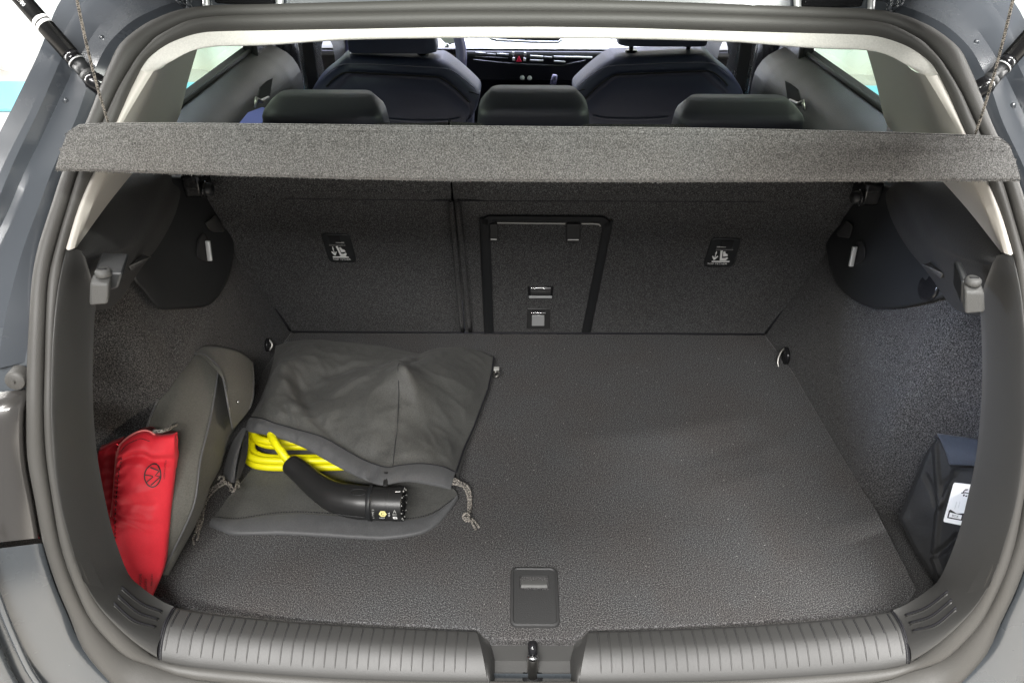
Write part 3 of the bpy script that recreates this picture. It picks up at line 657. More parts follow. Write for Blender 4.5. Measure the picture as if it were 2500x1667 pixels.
cover([(2175, 455), (2110, 455), (2062, 490), (2030, 550), (2016, 580), (2019, 620), (2033, 672), (2058, 710), (2094, 737), (2130, 751), (2160, 754), (2205, 750), (2260, 738), (2308, 724), (2320, 690), (2270, 620), (2225, 540)], 1,
      ((2087, 602), (2077, 650)), [(2090, 590), (2106, 588), (2113, 612), (2108, 636), (2084, 648), (2082, 620)], [(2041, 566), (2068, 536), (2084, 550), (2074, 582), (2044, 578)])
# bag hooks under the shelf, and the shelf rest
def bag_hook(px, s):
    (x0, y0), (x1, y1) = px; Y0 = .150; a, b, c, d = pY(x0, y0, Y0), pY(x1, y0+2, Y0), pY(x1+2*s, y1-4, Y0-.002), pY(x0-2, y1, Y0-.002)
    o = prism('bag_hook', [a, b, c, d], (s*.002, .016, .004), M['hook'], car, bevel=.003)
    k = lerp(a, b, .5); k2 = lerp(c, d, .5)
    prism('hook_mount', [a+np.array([0, .014, .006]), b+np.array([-s*.012, .014, .006]), c+np.array([-s*.010, .014, .012]), d+np.array([0, .014, .004])], (s*.004, .035, .006), M['smooth'], o, bevel=.003)
    m_ = lerp(a, b, .55)+np.array([0, .012, .003]); obj('hook_button', *tubevf([m_, m_+np.array([0, .001, .006]), m_+np.array([0, .001, .008])], [.0085, .0085, .0065], 18), M['hook'], o)
    obj('button_slot', *boxvf(m_+np.array([0, .001, .0083]), (.010, .002, .001)), M['black'], o)
bag_hook(((219, 692), (265, 748)), -1); bag_hook(((2358, 713), (2404, 768)), 1)
def shelf_rest(p3, s):
    a, b, c = [np.asarray(p) for p in p3]; v, f = prismvf([a, b, c], (s*.03, .02, -.004)); o = obj('shelf_rest', v, f, M['plastic'], car, bevel=.0015)
    obj('rest_edge', *tubevf([a, b], .0009, 6), M['hook'], o); obj('rest_edge', *tubevf([b, b+(c-b)*.6], .0008, 6), M['hook'], o)
shelf_rest((pY(368, 627, .335), pY(316, 650, .300), pY(322, 662, .302)), -1)
shelf_rest((pY(2252, 645, .335), pY(2301, 668, .300), pY(2296, 682, .302)), 1)
# socket lid low on the right cover
c = hw(2268, 700, 1, .015); n = np.array([-1, -.1, .2]); o = obj('socket_lid', *tubevf([c-n*.002, c+n*.002, c+n*.003], [.021, .021, .018], 24), M['gloss'], car)
# lashing eyes
def eye(px, py, s, big):
    c = hw(px, py, s, .006); t = [c+r_ for r_ in ((0, .012, .012), (-s*.010, .004, .004), (-s*.016, -.008, -.010), (-s*.012, -.018, -.022), (0, -.022, -.026))] if big else [c+np.array(r_) for r_ in ((0, .008, .010), (-s*.008, 0, .0), (0, -.008, -.012))]
    o = tube('lashing_eye', [np.array(q) for q in t], .0022, M['steel'], car, 8, 4)
    obj('eye_plate', *tubevf([c+np.array([s*.003, 0, 0]), c+np.array([-s*.003, 0, 0])], [.018 if big else .014]*2, 20), M['gloss'], o)
eye(1918, 868, 1, True); eye(655, 842, -1, False)
# parcel shelf pivots on both sides
def pivot(px, py, s):
    c = pY(px, py, .585); o = box('shelf_bracket', c, (.030, .05, .040), M['gloss'], car, bevel=.005)
    obj('pivot_pin', *tubevf([c+np.array([-s*.014, -.02, -.006]), c+np.array([-s*.030, -.022, -.006])], [.010, .010], 16), M['smooth'], o); obj('pivot_pin', *tubevf([c+np.array([-s*.020, -.026, -.004]), c+np.array([-s*.022, -.026, -.004])], [.013, .013], 16), M['gloss'], o)
pivot(480, 440, -1); pivot(2118, 460, 1)

# a little lint on the carpet
rl = np.random.default_rng(11); lv = []
for k in range(110):
    x, y = rl.uniform(-.08, .52), rl.uniform(.09, .74); a = rl.uniform(0, 6.28); L_ = rl.uniform(.0008, .0030); p = np.array([x, y, .0007]); d_ = np.array([math.cos(a), math.sin(a), .15])
    lv.append(tubevf([p, p+d_*L_*.5, p+d_*L_+np.array([.0003, 0, -.0003])], .00022, 4))
lt_ = obj('carpet_lint', *join(lv), mat('pale lint', (.45, .44, .42), .9), LF); lt_['kind'] = 'stuff'

# ------------------------------------------------------------------ cabin beyond the shelf
# rear headrests
def headrest(c, wd, hb, ht, rk=.022, dep=.09, lean=.12):
    # rounded block: rows from bottom to top, each a rounded-rectangle section
    rows = []
    n = 32
    for t in np.linspace(0, 1, 14):
        z = hb+(ht-hb)*t; e = 1-max(0, (t-.72)/.28)**2.6*.20; fb = max(0, (t-.80)/.20); dd = dep*(1-.55*fb**2)
        wv = wd*(1.0-.10*t)*e; y0 = c[1]-lean*(z-hb)+fb**2*dep*.25
        sec = rrect(wv, dd, min(.03, dd*.45), 7); rows.append([np.array([c[0]+x, y0+y, z]) for x, y in sec])
    v, f = gridvf(rows, True); m_ = len(rows[0]); f.append(tuple(range((len(rows)-1)*m_, len(rows)*m_)))
    return v, f
hy = .70
for px0, px1, pt, par in ((622, 945, 218, sL), (1155, 1450, 206, sR), (1648, 1985, 230, sR)):
    a, b = pY(px0, 312, hy-.05), pY(px1, 312, hy-.05); top = pY((px0+px1)/2, pt, hy-.02)
    h = obj('headrest', *headrest(((a[0]+b[0])/2, hy, 0), b[0]-a[0], .44, top[2]-.018), M['leather2'], par)
    # dark line painted where the light changes above the lighter lower band
    z1 = top[2]-.07; xs = np.linspace(-.42, .42, 20); wdt = b[0]-a[0]
    tube('headrest_light_edge', [np.array([(a[0]+b[0])/2+x*wdt*.98, hy-.0455-.12*(z1-.44), z1]) for x in xs], .0010, M['seam'], h, 6)
    for sx in (-.05, .05): obj('headrest_post', *tubevf([np.array([(a[0]+b[0])/2+sx, hy+.02, .38]), np.array([(a[0]+b[0])/2+sx, hy+.0, .48])], .006, 12), M['chrome'], h)
# front seats: outline swept in depth with soft edges
FY = 1.45
def fseat(flip, dx, dz):
    out = [(748, 300), (752, 255), (764, 216), (784, 190), (816, 164), (848, 135), (872, 134), (970, 138), (1060, 143), (1083, 145), (1115, 167), (1153, 201), (1172, 225), (1166, 257), (1155, 310)]
    O = [pY(x, y, FY) for x, y in out]; O = [np.array([O[0][0]+.01, FY, -.30])]+O+[np.array([O[-1][0]-.01, FY, -.30])]
    O = cr(O, 4)
    xc_ = -.345
    tr = lambda p: np.array([(-p[0] if flip else p[0])+dx, p[1], p[2]+dz])
    c = np.array([xc_, FY, -.0]); rows = []
    for k, dy in ((1.0, .07), (1.0, .0), (.985, -.022), (.95, -.034), (.90, -.037)): rows.append([tr(np.array([c[0]+(p[0]-c[0])*k, FY+dy, c[2]+(p[2]-c[2])*(k if p[2] > -.25 else 1)])) for p in O])
    # recessed bezel line then the back panel
    for k, dy in ((.895, -.031), (.875, -.036), (.80, -.040), (.5, -.038), (.2, -.036), (0.01, -.036)): rows.append([tr(np.array([c[0]+(p[0]-c[0])*k, FY+dy, c[2]+(p[2]-c[2])*(k if p[2] > -.25 else 1)])) for p in O])
    st_ = grid('front_seat', rows, M['leather'], car, 1, 1)
    # headrest, posts, seams, pocket
    ph_ = [(859, 128), (1059, 126)]; a, b = pY(852, 128, FY), pY(1068, 126, FY); hb = a[2]+.0
    vv, ff = headrest((0, FY+.02, 0), b[0]-a[0], hb+.006+(.012 if flip else 0), hb+.18, dep=.10, lean=.05)
    cxh = (a[0]+b[0])/2; obj('headrest', [tr(v+np.array([cxh, 0, 0])) for v in vv], ff, M['leather'], st_)
    for x in (888, 1029):
        p = pY(x, 140, FY); q = pY(x, 118 if not flip else 104, FY); obj('headrest_post', *tubevf([tr(p+np.array([0, .04, -.01])), tr(q+np.array([0, .03, .03]))], .006, 12), M['chrome'], st_)
        obj('post_collar', *tubevf([tr(p+np.array([0, .035, -.006])), tr(p+np.array([0, .035, .002]))], [.017, .015], 18), M['gloss'], st_)
    def ln(nm, pts, dy, r, m_): tube(nm, [tr(pY(x, y, FY+dy)) for x, y in pts], r, m_, st_, 6, 5)
    ln('back_seam', [(797, 212), (815, 193), (838, 179), (870, 178), (960, 183), (1040, 187), (1073, 191), (1098, 205), (1120, 224), (1147, 252)], -.041, .0022, M['seam'])
    ln('top_piping', [(790, 190), (815, 168), (838, 158), (870, 156), (930, 158), (1000, 162), (1070, 166), (1100, 172), (1125, 188), (1160, 217)], -.030, .0013, M['piping'])
    ln('pocket_piping', [(940, 292), (980, 296), (1040, 298), (1090, 296), (1124, 290)], -.044, .0018, M['piping'])
    ln('side_seam', [(1121, 224), (1150, 226), (1170, 232)], -.031, .0014, M['seam'])
    return st_
fs1 = fseat(False, 0, 0); fs2 = fseat(True, -.002, .008)
# dashboard
DY = 2.2
def dp(x, y, dy=0): return pY(x, y, DY+dy)
def dline(nm, pts, r, m_, par, dy=-.012, k=4): return tube(nm, [dp(x, y, dy) for x, y in pts], r, m_, par, 6, k)
xs = np.linspace(-.70, .70, 15)
zt0 = float(dp(1400, 118)[2])
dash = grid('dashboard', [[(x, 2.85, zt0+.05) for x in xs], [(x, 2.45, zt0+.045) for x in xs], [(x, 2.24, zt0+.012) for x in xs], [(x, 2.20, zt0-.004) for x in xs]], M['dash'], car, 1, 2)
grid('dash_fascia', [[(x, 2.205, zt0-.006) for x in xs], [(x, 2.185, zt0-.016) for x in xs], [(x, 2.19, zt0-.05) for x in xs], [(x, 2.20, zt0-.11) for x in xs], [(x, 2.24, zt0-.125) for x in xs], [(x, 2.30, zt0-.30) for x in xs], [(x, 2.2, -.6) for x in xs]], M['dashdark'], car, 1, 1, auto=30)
grid('dash_edge', [[(x, 2.188, zt0-.010) for x in xs], [(x, 2.180, zt0-.02) for x in xs], [(x, 2.182, zt0-.03) for x in xs]], M['doorcard'], dash, 1, 2)
scr = [dp(1196, 92, -.10), dp(1372, 96, -.10), dp(1362, 104, -.10), dp(1212, 98, -.10)]
prism('touch_screen', [dp(1190, 84, -.08), dp(1382, 88, -.08), dp(1366, 104, -.08), dp(1210, 101, -.08)], (0, .02, .01), M['doorcard'], dash, bevel=.003)
obj('screen_surround', *tubevf([dp(1195, 94, -.09), dp(1215, 99, -.09), dp(1300, 103, -.09), dp(1362, 104, -.09), dp(1372, 97, -.09)], .0042, 8), M['alu'], dash)
for a, b, m_ in (((1160, 129), (1186, 131), 'alu'), ((1188, 132), (1210, 134), 'greyprint'), ((1213, 132), (1242, 134), 'alu'), ((1294, 137), (1326, 139), 'white'), ((1328, 140), (1348, 141), 'greyprint'), ((1352, 139), (1446, 141), 'white'), ((1160, 139), (1240, 143), 'dashdark'), ((1294, 148), (1326, 149), 'greyprint'), ((1352, 150), (1380, 152), 'greyprint')):
    dline('vent_strip', [a, b], .0032 if m_ != 'dashdark' else .002, M[m_], dash, -.03, 1)
dline('lower_trim', [(1155, 147), (1200, 152), (1260, 157), (1330, 160), (1370, 161), (1400, 155), (1430, 149)], .0034, M['doorcard'], dash, -.03)
for (x, y) in ((1253, 131), (1282, 132), (1254, 145), (1281, 146)):
    obj('climate_button', *boxvf(dp(x, y, -.03), (.008, .006, .010)), M['white'], dash, bevel=.001)
hz = dp(1267, 146, -.032); prism('hazard_button', [hz+np.array(q) for q in ((-.009, 0, -.008), (.009, 0, -.008), (0, 0, .011))], (0, .006, 0), M['hazard'], dash)
for (x, y) in ((1275, 190), (1293, 191)): obj('charging_socket', *tubevf([dp(x, y, -.0), dp(x, y, -.008)], [.009, .007], 12), M['white'], dash)
obj('gear_selector', *tubevf([dp(1350, 206, -.35), dp(1355, 184, -.35)], [.010, .008], 10), M['wheel'], dash)
# centre console block
prism('centre_console', [(-.11, 1.2, -.02), (.11, 1.2, -.02), (.11, 2.2, .02), (-.11, 2.2, .02)], (0, 0, -.5), M['dashdark'], car)
# steering wheel (left-hand drive)
wc = np.array([-.385, 1.93, .235]); e = pY(1155, 110, 1.93); R_ = .185
wheel = [wc+np.array([R_*math.cos(a), R_*math.sin(a)*.32, R_*math.sin(a)]) for a in np.linspace(0, 2*math.pi, 40, endpoint=False)]
wv_, wf_ = gridvf([[c+np.array([.017*math.cos(b_)*math.cos(a), .017*math.sin(b_), .017*math.cos(b_)*math.sin(a)]) for b_ in np.linspace(0, 2*math.pi, 10, endpoint=False)] for c, a in zip(wheel+wheel[:1], list(np.linspace(0, 2*math.pi, 40, endpoint=False))+[0])], True)
sw = obj('steering_wheel', wv_, wf_, M['wheel'], car)
obj('wheel_spoke', *boxvf(wc+np.array([0, .02, 0]), (.34, .02, .045)), M['gloss'], sw, bevel=.004); obj('wheel_hub', *tubevf([wc+np.array([0, -.02, 0]), wc+np.array([0, .06, 0])], [.05, .06], 20), M['gloss'], sw)
prism('instrument_hood', [dp(1072, 92, -.1), dp(1140, 90, -.1), dp(1112, 106, -.1), dp(1092, 112, -.1)], (0, .1, 0), M['dash'], dash, bevel=.004)
dline('wheel_stalk', [(1094, 108), (1084, 128), (1075, 145)], .006, M['chrome'], dash, -.2)
# rear doors, windows, pillars and belts, built on the left and mirrored
XD = -.66
def dl(a, b, x): return [pX(*a, x), pX(*b, x)]
dsec = [(-.668, .462), (-.655, .452), (-.640, .446), (-.600, .425), (-.578, .395), (-.571, .35), (-.575, .20), (-.575, -.3)]
yA, yB = .66, 1.42
dr = grid('rear_door', [[(x, y, z+.012-.073*(y-.874)) for x, z in dsec] for y in np.linspace(yA, yB, 8)]+[[(-.665, yB+.012, z+.012-.073*(yB-.874)) for x, z in dsec]], M['doorcard'], car, 2, 1)
obj('window_rubber', *tubevf([np.array([-.652, y, .466-.073*(y-.874)]) for y in (yA, 1.1, yB)], .005, 8), M['black'], dr)
gl = obj('window_glass', [(-.672, .55, .40), (-.672, 1.30, .40), (-.640, 1.30, .82), (-.640, .55, .82)], [(0, 1, 2, 3)], M['glass'], dr, smooth=False)
wf1 = box('window_frame', (-.652, 1.385, .60), (.030, .18, .42), M['gloss'], dr, bevel=.006); obj('frame_edge', *boxvf((-.640, 1.302, .60), (.012, .012, .42)), M['plastic'], dr)
# inner handle in its recess
hrec = [pX(x, y, -.568) for x, y in ((627, 237), (634, 212), (650, 198), (664, 191), (660, 215), (658, 236), (645, 246), (630, 252))]
v, f = prismvf(hrec, (.002, 0, 0)); obj('handle_recess', v, f, M['black'], dr, smooth=False)
obj('door_handle', *tubevf([pX(622, 262, -.560), pX(626, 240, -.558), pX(637, 248, -.556), pX(655, 238, -.556)], [.0025, .0035, .0045, .003], 8), M['steel'], dr)
grid('lit_seat_side', [[pX(575, 312, -.56), pX(605, 275, -.56), pX(640, 262, -.56)], [pX(600, 320, -.53), pX(640, 300, -.53), pX(660, 268, -.53)]], M['bluelit'], car)
bp = grid('centre_pillar', [[np.array([x, y, .84]) for x, y in ((-.69, 1.45), (-.655, 1.46), (-.62, 1.50), (-.61, 1.56), (-.63, 1.63), (-.69, 1.67))], [np.array([x, y, .415]) for x, y in ((-.69, 1.45), (-.655, 1.46), (-.62, 1.50), (-.61, 1.56), (-.63, 1.63), (-.69, 1.67))], [np.array([x, y, .385]) for x, y in ((-.69, 1.45), (-.665, 1.46), (-.635, 1.50), (-.628, 1.56), (-.64, 1.63), (-.69, 1.67))]], M['pillar'], car, 3, 1)
bl_ = grid('pillar_base', [[np.array([x, y, z]) for x, y in ((-.69, 1.45), (-.645, 1.46), (-.625, 1.50), (-.614, 1.58), (-.64, 1.65), (-.69, 1.68))] for z in (.41, .2, -.3)], M['gloss'], car, 3, 1)
ba, bb = pY(736, 95, 1.60), pY(763, 222, 1.50)
sb = obj('seat_belt', [ba+np.array([-.0, 0, .1]), ba+np.array([.024, .02, .1]), bb+np.array([.014, .02, -.1]), bb+np.array([-.010, 0, -.1])], [(0, 1, 2, 3)], M['belt'], car, smooth=False, solid=.0015)
fd = grid('front_door', [[(x+.012, y, z-.055-.03*(y-1.5)) for x, z in dsec] for y in (1.76, 2.1, 2.6)], M['doorcard'], car, 2, 1)
obj('window_glass', [(-.672, 1.72, .35), (-.672, 2.7, .30), (-.640, 2.5, .82), (-.640, 1.72, .82)], [(0, 1, 2, 3)], M['glass'], fd, smooth=False)
for o in (dr, bp, bl_, sb, fd): 
    c_ = mirror_copy(o)
    for ch in list(o.children): mirror_copy(ch, c_)
# floor pan and lower sides keep the cabin dark below
grid('cabin_floor', [[(x, y, -.42) for x in (-.72, 0, .72)] for y in (.6, 1.6, 2.9)], M['carpet_side'], car)
cs = grid('body_side', [[(-.79, y, z) for y in (.55, 1.2, 2.0, 3.0)] for z in (-.45, -.1, .26)]+[[(-.735, y, .34) for y in (.55, 1.2, 2.0, 3.0)]], M['paint'], car, 2, 2); mirror_copy(cs)
grid('firewall', [[(x, 2.95, z) for x in (-.75, 0, .75)] for z in (-.5, .25)], M['black'], car)

# ------------------------------------------------------------------ parcel shelf pulled up on its cords
shelf = thing('parcel_shelf', 'grey felt parcel shelf hanging tilted across the boot opening on two cords', 'parcel shelf', (0, .3, .6))
SB = [(137, 414), (300, 418), (620, 428), (960, 437), (1300, 441), (1640, 442), (1980, 441), (2300, 440), (2490, 440)]     # lower edge of the rear flange
SA = [(163, 326), (178, 311), (300, 305), (620, 307), (960, 311), (1300, 314), (1640, 317), (1980, 323), (2300, 332), (2450, 340), (2466, 356)]     # upper edge
lo = [pY(x, y, .196) for x, y in SB]; up_ = [pY(x, y, .212) for x, y in SA]
lo = resamp(cr(lo, 6), 60); up_ = resamp(cr(up_, 6), 60)
hingeL, hingeR = np.array([-.555, .60, .462]), np.array([.555, .60, .462])
rows = []
def srow(fr): return np.array(fr)
hng = [lerp(hingeL, hingeR, (u[0]-up_[0][0])/(up_[-1][0]-up_[0][0])) for u in up_]
lip_in = [p+np.array([0, .018, .006]) for p in lo]
rows = [[lerp(a, b, .12)+np.array([0, .030, .008]) for a, b in zip(lo, up_)], lip_in, [p+np.array([0, .006, -.003]) for p in lo], list(lo), [lerp(a, b, .10)+np.array([0, -.003, .0]) for a, b in zip(lo, up_)], [lerp(a, b, .5)+np.array([0, -.003, 0]) for a, b in zip(lo, up_)],
        [lerp(a, b, .88)+np.array([0, .0, 0]) for a, b in zip(lo, up_)], [p+np.array([0, .006, .0]) for p in up_], [lerp(p, h, .05)+np.array([0, 0, .000]) for p, h in zip(up_, hng)], [lerp(p, h, .5)+np.array([0, 0, -.004]) for p, h in zip(up_, hng)], hng]
under = [lerp(p, h, .5)+np.array([0, 0, -.018]) for p, h in zip(up_, hng)]
rows = [[h+np.array([0, 0, -.012]) for h in hng], under]+rows
pn = grid('shelf_panel', rows, M['shelffelt'], shelf, 1, 3)
# darker strip under the flange
grid('under_strip', [[p+np.array([0, .019, .0035]) for p in lo], [p+np.array([0, .040, -.010]) for p in lo], [p+np.array([0, .07, -.016]) for p in lo], [lerp(p, h, .3)+np.array([0, 0, -.024]) for p, h in zip(up_, hng)]], M['smooth'], shelf, 1, 2)
# lifting cords
def cord(px0, px1, s):
    a = pY(*px0, .222); b = pY(*px1, .12); d = b-a
    pts = [a-d/np.linalg.norm(d)*.02]+[a+d*t+np.array([s*.002*math.sin(t*3.1), 0, 0]) for t in np.linspace(0, 1.9, 14)]
    tube('lifting_cord', pts, .0013, M['cord'], shelf, 8, 3)
cord((266, 306), (188, 0), -1); cord((2380, 332), (2473, 0), 1)
# loose felt fibres standing off the edges and face
V, F = [], []
rng = np.random.default_rng(3); loA, upA = np.array(lo), np.array(up_)
def fib(p, d, L, wd):
    s_ = rng.normal(size=3); s_ = np.cross(d, s_); s_ /= np.linalg.norm(s_); b_ = p+d*L*.55+s_*L*.15*rng.normal(); i = len(V)
    V.extend([p-s_*wd, p+s_*wd, b_+s_*wd*.7, p+d*L+s_*L*.35*rng.normal()]); F.extend([(i, i+1, i+2), (i+1, i+3, i+2)] if False else [(i, i+1, i+2), (i+2, i+1, i+3)])
for k in range(26000):
    q = rng.random()*58.999; i = int(q); fr = q-i; a = lerp(loA[i], loA[i+1], fr); b = lerp(upA[i], upA[i+1], fr)
    m_ = rng.random(); t = rng.random() if m_ < .62 else (0.0+abs(rng.normal())*.03 if m_ < .80 else 1-abs(rng.normal())*.03)
    t = min(1, max(0, t)); p = lerp(a, b, t)+np.array([0, -.002, 0]); d = np.array([rng.normal()*.6, -.8, rng.normal()*.6+(-.9 if t < .06 else .9 if t > .94 else 0)]); d /= np.linalg.norm(d)
    fib(p, d, rng.uniform(.0010, .0027), rng.uniform(.00014, .0003))
fz = obj('felt_fuzz', V, F, M['shelffelt'], shelf, smooth=False); fz['kind'] = 'stuff'

# ------------------------------------------------------------------ drawstring bag with the charging cable
class RBF:
    def __init__(s, P, z, lam=1e-4):
        s.P = np.array(P, float); n = len(P); d = np.linalg.norm(s.P[:, None]-s.P[None], axis=2); K = s.k(d)+lam*np.eye(n)*.01
        A = np.zeros((n+3, n+3)); A[:n, :n] = K; A[:n, n] = 1; A[:n, n+1:] = s.P; A[n, :n] = 1; A[n+1:, :n] = s.P.T
        s.w = np.linalg.solve(A, np.r_[np.array(z, float), 0, 0, 0])
    def k(s, d): return np.where(d > 1e-9, d*d*np.log(d+1e-12), 0)
    def __call__(s, Q):
        Q = np.atleast_2d(np.array(Q, float)); d = np.linalg.norm(Q[:, None]-s.P[None], axis=2); n = len(s.P)
        return s.k(d)@s.w[:n]+s.w[n]+Q@s.w[n+1:]
def pts3(L): return [pz(x, y, z) for x, y, z in L]
bag = thing('drawstring_bag', 'charcoal nylon drawstring bag lying open on the boot floor with yellow cable inside', 'drawstring bag', tuple(pz(850, 1080, 0)))
top = [(673, 845, .03), (701, 834, .045), (745, 829, .055), (791, 829, .060), (873, 836, .058), (940, 846, .055), (985, 855, .052), (1025, 864, .05), (1050, 853, .056), (1080, 848, .055), (1131, 846, .045), (1159, 852, .03), (1204, 872, .012)]
lef = [(673, 845, .03), (667, 883, .035), (653, 931, .035), (634, 979, .040), (612, 1018, .055)]
rig = [(1204, 872, .012), (1200, 903, .010), (1190, 951, .010), (1156, 1041, .010), (1131, 1096, .012), (1112, 1153, .025)]
seam = [(612, 1018, .055), (640, 1022, .062), (673, 1034, .066), (722, 1048, .066), (787, 1067, .064), (839, 1096, .060), (890, 1124, .057), (942, 1141, .062), (977, 1136, .060), (1028, 1132, .052), (1080, 1139, .038), (1112, 1153, .025)]
inner = [(977, 910, .124), (972, 935, .108), (975, 965, .094), (972, 1024, .080), (950, 1080, .070), (925, 920, .094), (880, 932, .080), (840, 940, .068), (800, 950, .056), (762, 935, .050), (728, 945, .058), (745, 985, .060), (690, 888, .088), (700, 930, .083), (716, 985, .080), (700, 1010, .073),
         (760, 1020, .070), (800, 1035, .066), (850, 1060, .066), (790, 890, .060), (850, 895, .054), (910, 888, .064), (960, 880, .074), (1000, 880, .080), (1030, 905, .090), (1060, 880, .072), (1090, 900, .074), (1060, 950, .074), (1100, 990, .046), (1040, 1040, .056), (1090, 1080, .036), (880, 1010, .080), (840, 1000, .074), (900, 1070, .074), (1140, 930, .045), (1150, 890, .036), (1000, 1085, .070)]
T3, L3_, R3_, B3 = pts3(top), pts3(lef), pts3(rig), pts3(seam); I_3 = pts3(inner); allp = T3+L3_[1:-1]+R3_[1:-1]+B3+I_3
f_ = RBF([p[:2] for p in allp], [p[2] for p in allp], 2e-4)
rows = coons(T3, B3, L3_, R3_, 110, 80); Q = np.array(rows); sh = Q.shape
z = f_(Q.reshape(-1, 3)[:, :2]).reshape(sh[:2])
from mathutils import noise as mn
creases = [([(977, 910), (930, 922), (870, 940), (815, 958)], .006, .010), ([(977, 910), (973, 1000), (955, 1120)], .0016, .004), ([(725, 900), (730, 945), (757, 1000), (815, 1060), (905, 1118)], -.007, .010), ([(1025, 866), (1008, 890), (980, 905)], -.007, .007), ([(975, 870), (935, 884), (860, 880), (800, 900)], -.006, .009), ([(977, 910), (1010, 985), (1045, 1070)], .004, .010), ([(1000, 985), (1050, 1060), (1085, 1110)], -.0035, .010), ([(700, 1000), (712, 1040)], -.004, .004), ([(722, 1008), (735, 1046)], -.003, .004), ([(820, 1000), (790, 1030)], .003, .008)]
def segd(P, pl):
    d = np.full(len(P), 9.)
    for a, b in zip(pl[:-1], pl[1:]):
        ab = b-a; t = np.clip(((P-a)@ab)/(ab@ab), 0, 1); d = np.minimum(d, np.linalg.norm(P-(a+t[:, None]*ab), axis=1))
    return d
P2 = Q.reshape(-1, 3)[:, :2]
for pl, a_, w_ in creases:
    c2 = np.array([pz(x, y, .07)[:2] for x, y in pl]); z = z+(a_*np.exp(-(segd(P2, c2)/w_)**2)).reshape(sh[:2])
ev = np.minimum(np.minimum(np.arange(sh[0]), np.arange(sh[0])[::-1])[:, None], np.minimum(np.arange(sh[1]), np.arange(sh[1])[::-1])[None]); wgt = np.clip(ev/5, 0, 1)
nz = np.array([mn.fractal(Vector((p[0]*26, p[1]*26, 1)), 1, 2.0, 4) for p in P2]).reshape(sh[:2]); rg = np.array([1-abs(mn.noise(Vector((p[0]*13+.6*mn.noise(Vector((p[0]*9, p[1]*9, 7))), p[1]*17, 3.3)))) for p in P2]).reshape(sh[:2]); rg2 = np.array([1-abs(mn.noise(Vector((p[0]*31+p[1]*18, p[1]*33-p[0]*12, 8.1)))) for p in P2]).reshape(sh[:2])
z = z+(nz*.0020+(rg**6-.3)*.0034+(rg2**6-.3)*.0014)*wgt
rows = [[np.array([Q[j, i, 0], Q[j, i, 1], z[j, i]*wgt[j, i]+Q[j, i, 2]*(1-wgt[j, i])]) for i in range(sh[1])] for j in range(sh[0])]
back = [np.array([p[0], p[1]+.010, max(.001, p[2]*.0+.001)]) for p in rows[0]]; mid_ = [np.array([p[0], p[1]+.012, p[2]*.5]) for p in rows[0]]
rows = [back, mid_]+rows
grid('bag_front', rows, M['nylon'], bag)
# right and left edges drop to the floor
er = [r[-1] for r in rows[2:]]; grid('bag_side', [er, [p+np.array([.003, -.001, -p[2]*.5]) for p in er], [np.array([p[0]+.002, p[1], .001]) for p in er]], M['nylon'], bag)
el = [r[0] for r in rows[2:]]; grid('bag_side', [el, [p+np.array([-.004, 0, -p[2]*.5]) for p in el], [np.array([p[0], p[1], .001]) for p in el]], M['nylon'], bag)
ps_ = [np.array([*pz(x, y, .09)[:2]]) for x, y in cr([np.array(q, float) for q in ((977, 910), (975, 960), (968, 1030), (958, 1090), (950, 1138))], 6)]
Q2 = np.array(rows[2:])
def onbag(q): d = np.hypot(Q2[..., 0]-q[0], Q2[..., 1]-q[1]); j, i = np.unravel_index(np.argmin(d), d.shape); return np.array([q[0], q[1], Q2[j, i, 2]])
tube('panel_seam', [onbag(q)+np.array([0, 0, .0004]) for q in ps_], .0006, M['seam'], bag, 5)
tube('edge_piping', [p+np.array([.0015, 0, .001]) for p in er], .0018, M['seam'], bag, 6)
# hem of the upper mouth edge
mouth = [(600, 1050, .050), (612, 1055, .055), (667, 1066, .058), (735, 1090, .058), (804, 1128, .056), (856, 1156, .054), (908, 1178, .056), (935, 1185, .060), (960, 1180, .058), (997, 1176, .050), (1050, 1184, .036), (1100, 1195, .022)]
S_ = resamp(cr(pts3(seam), 4), 90); Mo = resamp(cr(pts3(mouth), 4), 90); rows = []
for k, t in enumerate(np.linspace(0, 1, 9)):
    r = []
    for i in range(90):
        p = lerp(S_[i], Mo[i], t); wz = (.0046*(abs(mn.noise(Vector((i*.34, t*1.2, 2.2))))**.7-.35)+.0014*math.sin(i*.83+2*math.sin(i*.21)+t*1.3))*2*(.5+.0*t)*math.sin(math.pi*t)*(.5+.5*math.sin(i*.37)); gb = -.008*math.exp(-((i-58)/2.2)**2)*math.sin(math.pi*t)
        r.append(p+np.array([0, -.002*math.sin(math.pi*t), .005*math.sin(math.pi*t)+wz+gb]))
    rows.append(r)
rows.append([p+np.array([0, .004, -.004]) for p in Mo]); rows.append([p+np.array([0, .022, -.005]) for p in Mo])
grid('mouth_hem', rows, M['hem'], bag, 1, 1, label='upper gathered hem')
tube('stitch_line', [p+np.array([0, 0, .0012]) for p in S_], .0009, M['seam'], bag, 5)
# left turned-up side of the mouth
lm = [[(604, 1046, .055), (596, 1043, .052), (589, 1048, .045)], [(590, 1080, .050), (578, 1080, .048), (566, 1082, .034)], [(578, 1130, .040), (565, 1132, .040), (550, 1130, .026)], [(572, 1178, .026), (560, 1176, .028), (545, 1162, .016)]]
grid('mouth_hem', [pts3(r) for r in lm], M['hem'], bag, 5, 5)
grid('mouth_lining', [pts3([(606, 1050, .054), (606, 1090, .045), (596, 1140, .034), (578, 1182, .022)]), pts3([(600, 1050, .055), (592, 1085, .050), (582, 1135, .040), (572, 1178, .026)])], M['blacknylon'], bag, 4)
